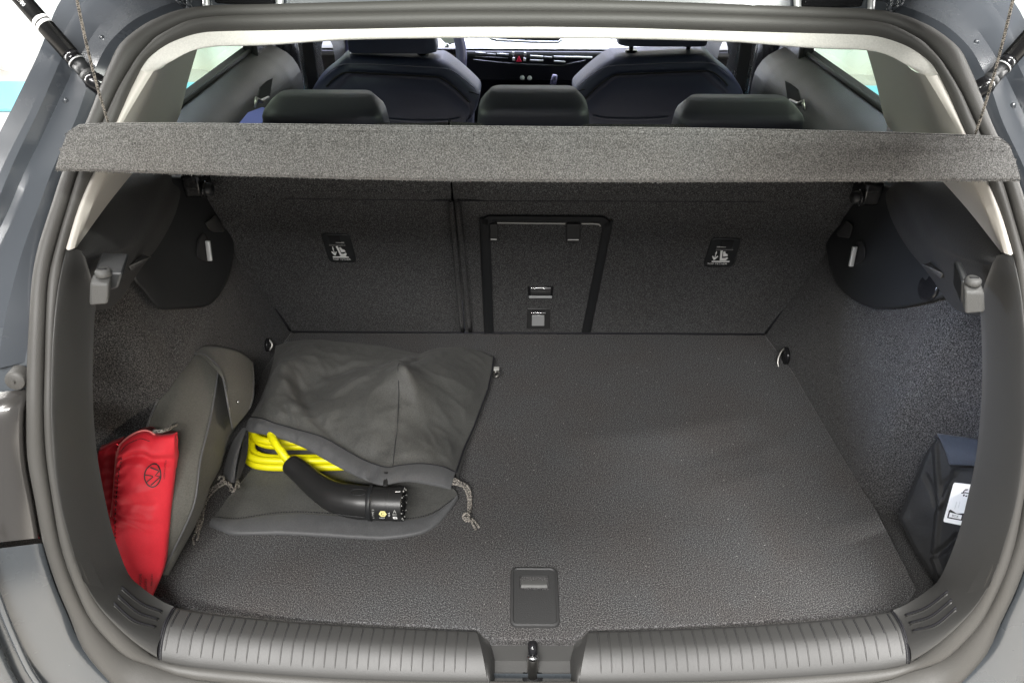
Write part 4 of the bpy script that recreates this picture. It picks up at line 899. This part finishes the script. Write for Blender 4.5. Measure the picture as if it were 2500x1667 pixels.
# lower layer lying on the floor
lt = [(578, 1182, .018), (620, 1135, .012), (680, 1090, .010), (760, 1070, .010), (860, 1080, .010), (960, 1120, .010), (1060, 1160, .010), (1107, 1189, .014)]
ll = [(578, 1182, .018), (556, 1212, .010), (530, 1248, .007), (510, 1279, .006)]
lb = [(510, 1279, .006), (540, 1291, .006), (572, 1300, .006), (640, 1300, .005), (701, 1300, .005), (804, 1306, .005), (890, 1311, .005), (942, 1312, .005), (1018, 1301, .005), (1063, 1279, .006), (1097, 1241, .009), (1118, 1210, .012)]
lr_ = [(1107, 1189, .014), (1114, 1196, .014), (1118, 1210, .012)]
rw = coons(cr(pts3(lt), 4), cr(pts3(lb), 4), cr(pts3(ll), 4), cr(pts3(lr_), 4), 100, 44); Q = np.array(rw)
for j in range(44):
    for i in range(100):
        v = j/43; u = i/99; p = Q[j, i]; zz = mn.fractal(Vector((p[0]*22, p[1]*22, 4)), 1, 2, 3)*.0022*math.sin(math.pi*min(1, v*1.2) if v < .83 else math.pi*.99)
        if v > .80: zz += .0016*math.sin((v-.80)/.20*math.pi)+.0034*(abs(mn.noise(Vector((u*17, v*3, 6.1))))**.6)*math.sin((v-.8)/.2*math.pi)
        Q[j, i, 2] = max(.0012, p[2]*.7+zz)
kk = 36
grid('bag_back', [list(Q[j]) for j in range(kk)], M['nylon'], bag); grid('mouth_hem', [list(Q[j]+np.array([0, 0, .0008])) for j in range(kk-1, 44)]+[[p+np.array([0, 0, -.0045]) for p in Q[43]]], M['hem'], bag, label='lower hem lying on the carpet')
for i in range(4, 96, 1):
    pass
sp_ = [Q[kk-2, i]+np.array([0, 0, .0012]) for i in range(2, 98)]
sv = [tubevf([sp_[i], sp_[i]+(sp_[i+1]-sp_[i])*.5], .0008, 5) for i in range(0, 95)]; so = obj('hem_stitches', *join(sv), M['seam'], bag); so['kind'] = 'stuff'
prism('pull_gather', [pz(936, 1150, .066), pz(948, 1150, .067), pz(946, 1184, .063), pz(934, 1186, .063)], (0, .003, -.006), M['blacknylon'], bag, bevel=.002)
# cords
def bcord(L, r=.0017, m_='cord', k=6): tube('pull_cord', pts3(L), r, M[m_], bag, 8, k)
bcord([(566, 1184, .030), (552, 1176, .036), (538, 1178, .034), (520, 1190, .026), (501, 1207, .014), (488, 1235, .006), (483, 1262, .004), (480, 1290, .004), (472, 1312, .004), (474, 1328, .004)])
bcord([(570, 1194, .026), (560, 1182, .034), (545, 1182, .034), (524, 1198, .024), (507, 1218, .012), (497, 1248, .005), (494, 1272, .004), (486, 1295, .004), (482, 1318, .004)])
bcord([(563, 1190, .030), (552, 1181, .032), (530, 1186, .030), (511, 1202, .018), (494, 1222, .008), (489, 1256, .004), (487, 1276, .004), (478, 1302, .004)])
bcord([(533, 1172, .034), (536, 1164, .037), (545, 1163, .038), (546, 1172, .037), (537, 1175, .036)], .0018); bcord([(560, 1196, .032), (568, 1199, .033), (574, 1192, .033), (580, 1172, .030), (584, 1190, .026)], .0018)
for d in (0, 4):
    bcord([(1102, 1166+d*1.6, .024), (1112, 1169+d*1.4, .025), (1124, 1177+d, .022), (1140-d*.6, 1185+d*1.5, .014), (1149-d*.8, 1205, .006), (1150-d, 1228, .004), (1146-d, 1254, .005)], .0021)
bcord([(1100, 1181, .022), (1116, 1182, .024), (1132, 1190, .018), (1141, 1206, .008), (1144, 1230, .004), (1143, 1254, .005)], .0021)
bcord([(1150, 1268, .004), (1155, 1280, .003), (1162, 1292, .003)], .0021); bcord([(1153, 1266, .004), (1162, 1276, .003), (1170, 1288, .003)], .0019)
kn = pz(1140, 1263, .009); v = []; f = []
a_ = np.linspace(0, 6*math.pi, 60); tube('cord_knot', [kn+np.array([.0058*math.cos(t)*(.6+.4*math.sin(t*.33)), .0052*math.sin(t), .0042*math.sin(t*.71)]) for t in a_], .0026, M['cord'], bag, 8)
# side ring tab
tb = pz(1212, 900, .012); obj('ring_tab', *boxvf(tb, (.011, .012, .003)), M['greyprint'], bag, bevel=.001)
tube('tab_ring', [pz(1212, 908, .012)+np.array([.0055*math.cos(t), -.006+.008*math.sin(t), .002*math.cos(t)]) for t in np.linspace(0, 2*math.pi, 16)], .0018, M['steel'], bag, 8)

# charging cable: coil and plug
cable = thing('charging_cable', 'yellow electric car charging cable coiled in the bag with a black plug', 'charging cable', tuple(pz(700, 1110, 0)))
cc = pz(582, 1127, .02)+np.array([.118, .092, 0]); cv = []
for (r, zc, dx, dy, tx, ty) in ((1.0, .0110, 0, 0, 0, 0), (1.0, .0240, .001, .002, .0, .0), (.97, .0165, .002, .013, .0, .0), (.99, .019, .004, .042, 0, .0), (.96, .030, .000, .038, .0, .0), (.90, .034, .006, .050, .0, -.01)):
    pts = []
    for a in np.linspace(0, 2*math.pi, 80):
        ca, sa = math.cos(a), math.sin(a); x = .118*r*math.copysign(abs(ca)**.38, ca); y = .095*r*math.copysign(abs(sa)**.42, sa); q = .02
        sy = min(1, max(0, (y+.03)/.06)); pts.append(cc+np.array([dx+(.066*sy*sy*(3-2*sy) if x < 0 else .0)+x*math.cos(q)-y*math.sin(q), dy+x*math.sin(q)+y*math.cos(q), zc-.02+tx*x+ty*y]))
    cv.append(tubevf(pts, .0068, 12))
obj('coil', *join(cv), M['yellow'], cable)
tube('cable_lead', pts3([(655, 1040, .050), (662, 1062, .056), (674, 1084, .056), (692, 1109, .047), (705, 1126, .037), (717, 1137, .034)]), .0070, M['yellow'], cable, 12, 4)
pth = [(707, 1130, .036), (714, 1136, .035), (738, 1156, .032), (776, 1188, .030), (814, 1211, .030), (850, 1221, .0305), (880, 1226, .031), (902, 1227, .031)]
P3_ = cr(pts3(pth), 5); rr_ = np.interp(np.linspace(0, 7, len(P3_)), [0, .25, 1, 2, 3, 4, 5, 6, 7], [.0130, .0158, .0175, .0188, .0212, .0245, .0266, .0272, .0272])
hd = tube('plug_handle', P3_, rr_, M['gloss'], cable, 24); hd.data.materials[0] = mat('satin black plug', (.016, .016, .016), .38)
e0 = pz(902, 1227, .031); e1 = pz(987, 1230, .031); ax = (e1-e0)/np.linalg.norm(e1-e0); LH = float(np.linalg.norm(e1-e0))
obj('plug_collar', *tubevf([e0-ax*.001, e0+ax*.001, e0+ax*.005, e0+ax*.0065], [.0272, .0288, .0288, .0275], 32), M['smooth'], cable, auto=40)
phd = obj('plug_head', *tubevf([e0+ax*.0065, e0+ax*.009, e0+ax*.030, e0+ax*.0302, e0+ax*.034, e0+ax*.0342, e1-ax*.002, e1-ax*.001, e1-ax*.001, e1-ax*.014], [.0265, .0272, .0272, .0268, .0268, .0272, .0272, .0262, .0225, .0222], 36, False), hd.data.materials[0], cable, auto=35)
pinb = np.cross(ax, [0, 0, 1]); pinb /= np.linalg.norm(pinb); pinc = np.cross(pinb, ax)
obj('plug_face', *tubevf([e1-ax*.010, e1-ax*.0095], [.0222, .0001], 24), M['black'], phd)
for k in range(7):
    a = k*2*math.pi/7; rr0 = .0135; c_ = e1-ax*.009+rr0*(math.cos(a)*pinb+math.sin(a)*pinc); obj('contact_pin', *tubevf([c_, c_+ax*.009], .0036, 10), M['gloss'], phd)
# rim lugs seen along the open edge
for k in range(12):
    a = k*2*math.pi/12+.2; c_ = e1-ax*.0005+.0243*(math.cos(a)*pinb+math.sin(a)*pinc); obj('rim_lug', *boxvf(c_, (.002, .0022, .0022), [ax, pinb, pinc]), M['greyprint'], phd)
toc = CAM-(e0+e1)/2; toc -= ax*(toc@ax); toc /= np.linalg.norm(toc); sid = np.cross(toc, ax)     # sid points towards the image bottom
def onhead(u, s, lift=.0003):   # u along the axis 0..LH, s arc length below the line facing the viewer
    an = s/.0272; return e0+ax*u+(.0272+lift)*(math.cos(an)*toc+math.sin(an)*sid)
if (onhead(.02, .01)-onhead(.02, 0))@_U > 0: sid = -sid
def headpoly(nm, pl, m_, lift=.0003): n = len(pl); obj(nm, [onhead(u, s, lift) for u, s in pl]+[onhead(sum(p[0] for p in pl)/n, sum(p[1] for p in pl)/n, lift)], [(i, (i+1) % n, n) for i in range(n)], m_, phd, smooth=False)
hc_ = (.0265, .0175); headpoly('hexagon_mark', [(hc_[0]+.0062*math.cos(a), hc_[1]+.0062*math.sin(a)) for a in np.linspace(0, 2*math.pi, 7)[:-1]], M['hexyellow'])
def headtext(t, size, u, s, m_, lift=.0005, rot=0):
    v, f = textvf(t, size); c_, s_ = math.cos(rot), math.sin(rot)
    obj('printed_text', [onhead(u+p[0]*c_-p[1]*s_, s-(p[0]*s_+p[1]*c_), lift) for p in v], f, m_, phd, smooth=False)
headtext('C', .0085, *hc_, M['print'], .0006); headtext('TYPE 2', .0045, .0115, .0165, M['greyprint'], .0004, math.pi/2); headtext('480V', .0042, .0250, .0262, M['white']); headtext('IP', .0042, .0115, .0268, M['greyprint'])
headtext('32 A', .0042, .0365, .0185, M['white'], .0004, math.pi/2); headtext('A', .0075, .0455, .0125, M['greyprint']); headpoly('rating_mark', [(.0415, .0165), (.0485, .0165), (.0485, .0172), (.0415, .0172)], M['greyprint']); headpoly('rating_mark', [(.0415, .0188), (.0485, .0188), (.0485, .0196), (.0415, .0196)], M['greyprint'])
headpoly('label_mark', [(.0425, .0220), (.0485, .0220), (.0490, .0240), (.0490, .0275), (.0430, .0275), (.0420, .0262), (.0420, .0235)], M['white']); headtext('6', .0045, .0456, .0248, M['print'], .0006)
headpoly('arrow_mark', [(.044, -.0205), (.0515, -.0215), (.0515, -.0198), (.044, -.0190)], M['white'])
# oval badge moulded on the handle
ov = [e0-ax*(.014+.012*math.cos(a))+.0278*(math.cos(-.62+.22*math.sin(a))*toc+math.sin(-.62+.22*math.sin(a))*sid) for a in np.linspace(0, 2*math.pi, 26)]
tube('oval_badge', ov, .0006, M['smooth'], hd, 6)
v, f = textvf('e', .009); obj('badge_mark', [e0-ax*(.010-p[0])+.0279*(math.cos(-.62-p[1]/.0272)*toc+math.sin(-.62-p[1]/.0272)*sid) for p in v], f, M['smooth'], hd, smooth=False)
pl_ = [e0-ax*(.052-.0525*t)+(.0255+.0018*min(1, t*2.2)+.0004)*(math.cos(.78+.18*t)*toc+math.sin(.78+.18*t)*sid) for t in np.linspace(0, 1, 10)]
tube('mould_line', pl_, .0006, M['smooth'], hd, 6)

# ------------------------------------------------------------------ grey canvas pouch along the left wall
pouch = thing('canvas_pouch', 'long grey canvas pouch with a flap end standing against the left boot wall', 'pouch', tuple(pz(470, 1150, 0)))
PL = [(478, 858, .185), (440, 880, .19), (418, 897, .19), (393, 965, .19), (361, 1045, .18), (345, 1150, .16), (342, 1250, .12), (350, 1350, .07), (366, 1440, .018)]
PS = [(528, 872, .185), (533, 885, .185), (531, 915, .182), (523, 970, .178), (511, 1035, .170), (489, 1125, .152), (476, 1222, .118), (447, 1295, .082), (395, 1400, .022)]
PB = [(612, 905, .05), (614, 950, .03), (606, 985, .02), (585, 1030, .010), (560, 1075, .004), (542, 1134, .002), (503, 1205, .002), (462, 1285, .002), (398, 1403, .002)]
L3, S3_, B3_ = [resamp(cr(pts3(a), 4), 60) for a in (PL, PS, PB)]
rows = []
def pbulge(i, t): 
    return 0
hid = [p+np.array([-.012, .004, -p[2]*.75]) for p in L3]
secs = [hid, [p+np.array([-.004, .002, -.012]) for p in L3], list(L3)]
for t in (.12, .3, .5, .7, .88):
    r = []
    for i, (a, b) in enumerate(zip(L3, S3_)):
        d = .010*math.sin(math.pi*t); wob = .0035*mn.noise(Vector((t*2.5, i*.13, 2)))+.004*math.exp(-((t-.34)/.13)**2)*math.exp(-((i-16)/9)**2)-.005*math.exp(-((t-.45)/.10)**2)*math.exp(-((i-34)/7)**2)
        r.append(lerp(a, b, t)+np.array([.2, -.2, .95])*(d+wob))
    secs.append(r)
secs.append(list(S3_))
for t in (.06, .2, .45, .7, .9): secs.append([lerp(a, b, t)+np.array([.012*math.sin(math.pi*t)+.003*mn.noise(Vector((t*3, i*.15, 7))), -.003, .002]) for i, (a, b) in enumerate(zip(S3_, B3_))])
secs.append(list(B3_))
bod = grid('pouch_body', secs, M['pouch'], pouch, 2, 2)
obj('end_face', [tuple(s[0]) for s in secs], [tuple(range(len(secs)))], M['pouch'], pouch, smooth=False)
tube('edge_piping', [p+np.array([.001, -.001, .0015]) for p in S3_], .0014, M['hem'], pouch, 6); tube('edge_piping', [p+np.array([-.001, -.001, .0015]) for p in L3], .0014, M['hem'], pouch, 6)
FP = [[(466, 866, .197), (500, 846, .192), (540, 846, .186), (588, 862, .150), (616, 885, .115)],
      [(472, 860, .200), (505, 866, .198), (548, 890, .185), (592, 900, .150), (618, 920, .110)],
      [(480, 862, .200), (530, 895, .197), (556, 940, .182), (592, 950, .140), (617, 970, .100)],
      [(490, 866, .200), (542, 912, .196), (556, 975, .178), (584, 990, .130), (604, 1003, .090)],
      [(500, 868, .199), (548, 935, .192), (560, 1010, .165), (566, 1042, .120), (568, 1046, .110)]]
fl_ = grid('pouch_flap', [pts3(r) for r in FP], M['pouch'], pouch, 5, 5, solid=-.0016)
tube('flap_binding', pts3([(421, 893, .1925), (445, 876, .196), (469, 865, .199), (486, 864, .2005), (503, 868, .2005), (532, 893, .198), (546, 930, .1935), (556, 985, .180), (568, 1046, .111)]), .0014, M['hem'], pouch, 6, 6)
tube('flap_binding', pts3([(616, 885, .117), (619, 930, .110), (617, 972, .102), (604, 1003, .091), (585, 1022, .096), (568, 1046, .110)]), .0014, M['hem'], pouch, 6, 5)
s_c = pz(580, 981, .150); obj('snap_stud', *tubevf([s_c, s_c+np.array([.002, -.003, .003])], [.003, .002], 12), M['chrome'], pouch)
tube('pull_cord', pts3([(376, 1052, .232), (392, 1052, .235), (402, 1050, .232), (412, 1046, .225), (420, 1040, .215), (430, 1036, .205)]), .0028, M['cord'], pouch, 8, 5)

# ------------------------------------------------------------------ red first aid pouch, folded in two
aid = thing('first_aid_pouch', 'bright red nylon first aid pouch propped in the left pocket', 'first aid kit', (-.55, .13, 0))
a0 = np.array([-.53, .110, .0]); nF = np.array([.22, -.86, .46]); nF /= np.linalg.norm(nF)
def face(px, py, lift=0): return pPl(px, py, a0, nF)+nF*lift
top = [(292, 1094), (300, 1080), (322, 1063), (345, 1054), (362, 1053), (380, 1063), (405, 1063), (426, 1066)]
bot = [(262, 1345), (290, 1395), (318, 1430), (345, 1452), (366, 1470)]
lef = [(292, 1094), (285, 1130), (278, 1200), (273, 1270), (262, 1345)]
rig = [(426, 1066), (429, 1095), (426, 1160), (418, 1241), (409, 1335), (398, 1395), (366, 1470)]
c2 = lambda L: cr([np.array(p, float) for p in L], 5)
G = coons(c2(top), c2(bot), c2(lef), c2(rig), 70, 110)
def bul(px, py, u, v):
    b_ = .020*(math.sin(math.pi*min(1, max(0, u)))**.6)*(min(1, v/.10)**.6)+.004
    b_ -= .010*math.exp(-((v-.14)/.035)**2)*np.clip((u-.1)/.3, 0, 1)
    b_ += .0021*math.sin(v*120+3*math.sin(v*17)+u*8)*math.exp(-((u-.12)/.06)**2)+.0010*math.sin(v*60+u*9)*math.exp(-((u-.24)/.10)**2)
    b_ += .0018*mn.fractal(Vector((u*2.5, v*6, 5)), 1, 2, 3)
    for (uu, vv, sl, a_, w_) in ((.55, .52, -.10, .0034, .018), (.50, .575, -.06, .0030, .016), (.45, .46, -.16, -.003, .02), (.55, .36, -.25, .0025, .03)): b_ += a_*math.exp(-((v-vv-sl*(u-uu))/w_)**2)*math.exp(-((u-uu)/.32)**2)
    return b_
rows = []; BU = np.zeros((110, 70))
for j in range(110):
    r = []
    for i in range(70):
        u, v = i/69, j/109; px, py = G[j][i]; BU[j, i] = bul(px, py, u, v); r.append(face(px, py, BU[j, i]))
    rows.append(r)
back = [[r[0]-nF*.03+np.array([.004, 0, 0])]+[p-nF*.03 for p in r[1:-1]]+[r[-1]-nF*.03-np.array([.004, 0, 0])] for r in rows]
full = [list(r)+[r[-1]-nF*.012]+b_[::-1]+[r[0]-nF*.012] for r, b_ in zip(rows, back)]
v, f = gridvf(full, True); n_ = len(full[0]); f.append(tuple(range(n_))[::-1]); 
redm = M['red']
body_ = obj('pouch_body', v, f, redm, aid)
tube('zip_piping', [face(*p, .006)-nF*.006 for p in ((276, 1265), (278, 1205), (284, 1130), (291, 1092), (302, 1076), (324, 1060), (347, 1051), (366, 1053), (378, 1062))], .0015, M['redtrim'], aid, 6, 5)
Gf = np.array(G)
def onface(px, py, lift=.0012):
    d = np.hypot(Gf[..., 0]-px, Gf[..., 1]-py); j, i = np.unravel_index(np.argmin(d), d.shape); return face(px, py, BU[j, i]+lift)
def flatline(nm, pl, hw__, m_, par):
    P = [np.array(p, float) for p in pl]; V, F = [], []
    for k in range(len(P)):
        t = P[min(k+1, len(P)-1)]-P[max(k-1, 0)]; t /= np.linalg.norm(t)+1e-9; n = np.array([-t[1], t[0]])*hw__; V += [onface(*(P[k]+n)), onface(*(P[k]-n))]
    for k in range(len(P)-1): F.append((2*k, 2*k+1, 2*k+3, 2*k+2))
    obj(nm, V, F, m_, par)
for tr_ in (((301, 1096), (312, 1082), (332, 1070), (352, 1064), (372, 1070)), ((304, 1110), (296, 1160), (291, 1220), (289, 1280), (290, 1330))):
    tp_ = cr([np.array(q, float) for q in tr_], 12)
    so_ = obj('stitch_line', *join([tubevf([onface(*tp_[q], .0006), onface(*tp_[q+1], .0006)], .0007, 5) for q in range(0, len(tp_)-1, 2)]), M['print'], body_)
# roundel: ring with the stacked V and W, turned a quarter
ecx, ecy, ea, eb = 381, 1150, 18.5, 26
flatline('roundel', [(ecx+ea*math.cos(a), ecy+eb*math.sin(a)) for a in np.linspace(0, 2*math.pi, 36)], 1.5, M['print'], body_)
flatline('roundel', [(364, 1146), (380, 1150), (382, 1152), (366, 1165)], 1.3, M['print'], body_)
flatline('roundel', [(375, 1130), (393, 1138), (395, 1140), (387, 1150), (398, 1153), (397, 1155), (377, 1172)], 1.4, M['print'], body_)
def facetext(t, size, cx_, cy_, ang, m_=M['print']):
    v, f = textvf(t, size); c_, s_ = math.cos(ang), math.sin(ang); obj('printed_text', [onface(cx_+p[0]*c_+p[1]*s_, cy_+p[0]*s_-p[1]*c_, .0009) for p in v], f, m_, body_, smooth=False)
facetext('VOLKSWAGEN', 6.0, 407, 1140, math.pi/2); facetext('VERBANDTASCHE', 9, 351, 1420, -math.pi/2+.03); facetext('VOLKSWAGEN', 8, 363, 1425, -math.pi/2+.03); facetext('First aid kit', 6.5, 376, 1404, -math.pi/2+.05)
# second folded half behind it
b0_ = np.array([-.595, .185, .0]); n2 = np.array([.30, -.86, .40]); n2 /= np.linalg.norm(n2)
P2_ = lambda px, py, l=0: pPl(px, py, b0_, n2)+n2*l
G2 = coons(c2([(240, 1100), (256, 1092), (272, 1082), (298, 1078)]), c2([(240, 1330), (262, 1335), (290, 1340)]), c2([(240, 1100), (236, 1150), (238, 1240), (240, 1330)]), c2([(298, 1078), (298, 1150), (292, 1250), (290, 1340)]), 26, 60)
rows = [[P2_(*G2[j][i], .014*math.sin(math.pi*i/25)**.6+.0012*math.sin(j*1.1)*math.exp(-((i-16)/5)**2)+.002*mn.noise(Vector((i*.2, j*.25, 3)))) for i in range(26)] for j in range(60)]
rows2 = [list(r)+[p-n2*.03 for p in r][::-1] for r in rows]; v, f = gridvf(rows2, True); f.append(tuple(range(52))[::-1]); obj('folded_half', v, f, redm, aid)
tube('zip_piping', [P2_(*p, .012) for p in ((288, 1095), (284, 1150), (280, 1205), (270, 1268), (263, 1275))], .0013, M['redtrim'], aid, 6, 4)

# ------------------------------------------------------------------ black bag in the right pocket
tool = thing('tool_bag', 'black nylon bag with a white warning label tucked in the right pocket', 'bag', (.62, .22, -.03))
t0 = pX(2195, 1259, .615); nT = np.array([-.80, -.42, .42]); nT /= np.linalg.norm(nT); t0 = np.array([.60, .17, 0.])
TP = lambda px, py, l=0: pPl(px, py, t0, nT)+nT*l
top = [(2291, 1063), (2310, 1072), (2323, 1105), (2330, 1135), (2390, 1136)]
lef = [(2291, 1063), (2262, 1104), (2239, 1155), (2213, 1219), (2193, 1262)]
bot = [(2193, 1262), (2231, 1341), (2262, 1390), (2290, 1432), (2330, 1500)]
rig = [(2390, 1136), (2385, 1220), (2365, 1330), (2330, 1500)]
G = coons(c2(top), c2(bot), c2(lef), c2(rig), 50, 60)
def tb_(px, py):
    q = np.array([[px, py]], float); b_ = 0
    for pl, a_, w_ in (([(2285, 1075), (2290, 1140), (2297, 1230), (2283, 1355), (2280, 1360)], .010, 13), ([(2280, 1358), (2310, 1335), (2335, 1310)], -.010, 9), ([(2335, 1150), (2320, 1190), (2300, 1235)], .006, 10), ([(2262, 1160), (2280, 1200), (2290, 1240)], -.005, 10), ([(2282, 1362), (2296, 1400)], .006, 7), ([(2305, 1180), (2330, 1165)], -.004, 6)):
        b_ += a_*math.exp(-(segd(q, np.array(pl, float))[0]/w_)**2)
    return b_+.0018*mn.fractal(Vector((px*.012, py*.012, 9)), 1, 2, 3)
rows = [[TP(*G[j][i], tb_(*G[j][i])*np.clip(min(i, j, 59-j)/3, 0, 1)) for i in range(50)] for j in range(60)]
obj('bag_body', *gridvf(rows), M['blacknylon'], tool)
obj('bag_back', *gridvf([[p-nT*.03 for p in rows[0]]]+[[r[0]-nT*.03]+[p-nT*.03 for p in r[1:-1]]+[r[-1]-nT*.03] for r in rows]), M['blacknylon'], tool)
obj('bag_edge', *gridvf([[r[0] for r in rows]+rows[-1][1:], [r[0]-nT*.03 for r in rows]+[p-nT*.03 for p in rows[-1][1:]]]), M['blacknylon'], tool)
fr = [[TP(*p, .006) for p in ((2293, 1060), (2340, 1066), (2400, 1075))], [TP(*p, .013) for p in ((2312, 1085), (2355, 1095), (2400, 1104))], [TP(*p, .014) for p in ((2324, 1110), (2360, 1116), (2400, 1120))], [TP(*p, .012) for p in ((2329, 1133), (2360, 1135), (2400, 1136))]]
grid('bag_flap', fr, M['bluecloth'], tool, 6, 5, solid=-.003)
tube('flap_binding', [TP(*p, .014) for p in ((2293, 1064), (2312, 1085), (2324, 1110), (2329, 1133), (2345, 1135), (2385, 1136))], .0013, M['seam'], tool, 6, 4)
lab = [(2338, 1178), (2342, 1176), (2375, 1181), (2352, 1280), (2314, 1273), (2313, 1268)]
LBL = 0.0135
def lp(u, v, l=0): q = lerp(lerp((2339, 1177), (2384, 1182), u), lerp((2313, 1272), (2358, 1281), u), v); return TP(*q, LBL+l)
lo_ = obj('warning_label', [lp(*p) for p in rrpts] if False else [lp(x+.5, y+.5) for x, y in rrect(1, 1, .07)], [tuple(range(20))], M['white'], tool, smooth=False)
def lpoly(nm, pl, m_, l=.0006): obj(nm, [lp(u, v, l) for u, v in pl], [tuple(range(len(pl)))], m_, lo_, smooth=False)
lpoly('label_block', [(.16, .70), (.22, .67), (.60, .74), (1, .70), (1, .89), (.16, .89)], M['print'])
lpoly('label_panel', [(.24, .74), (.90, .76), (.90, .86), (.24, .86)], M['white'], .0009)
def ltext(t, size, u, v, m_, rot=0):
    tv_, tf_ = textvf(t, 1.0); c_, s_ = math.cos(rot), math.sin(rot); obj('printed_text', [lp(u+(p[0]*c_-p[1]*s_)*size*2.0, v-(p[0]*s_+p[1]*c_)*size, .0011) for p in tv_], tf_, m_, lo_, smooth=False)
ltext('BOX', .085, .57, .81, M['print']); ltext('WARNING', .040, .45, .55, M['greyprint'], math.pi/2); ltext('KEEP DRY', .036, .62, .52, M['greyprint'], math.pi/2)
for pl in ([(.62, .20), (.70, .13), (.86, .12), (.84, .15), (.72, .16), (.66, .22)], [(.55, .22), (.75, .20), (.95, .21), (.95, .23), (.75, .225), (.56, .25)], [(.66, .27), (.74, .25), (.78, .29), (.70, .31)], [(.80, .28), (.90, .27), (.92, .30), (.82, .31)]): lpoly('label_mark', pl, M['print'])
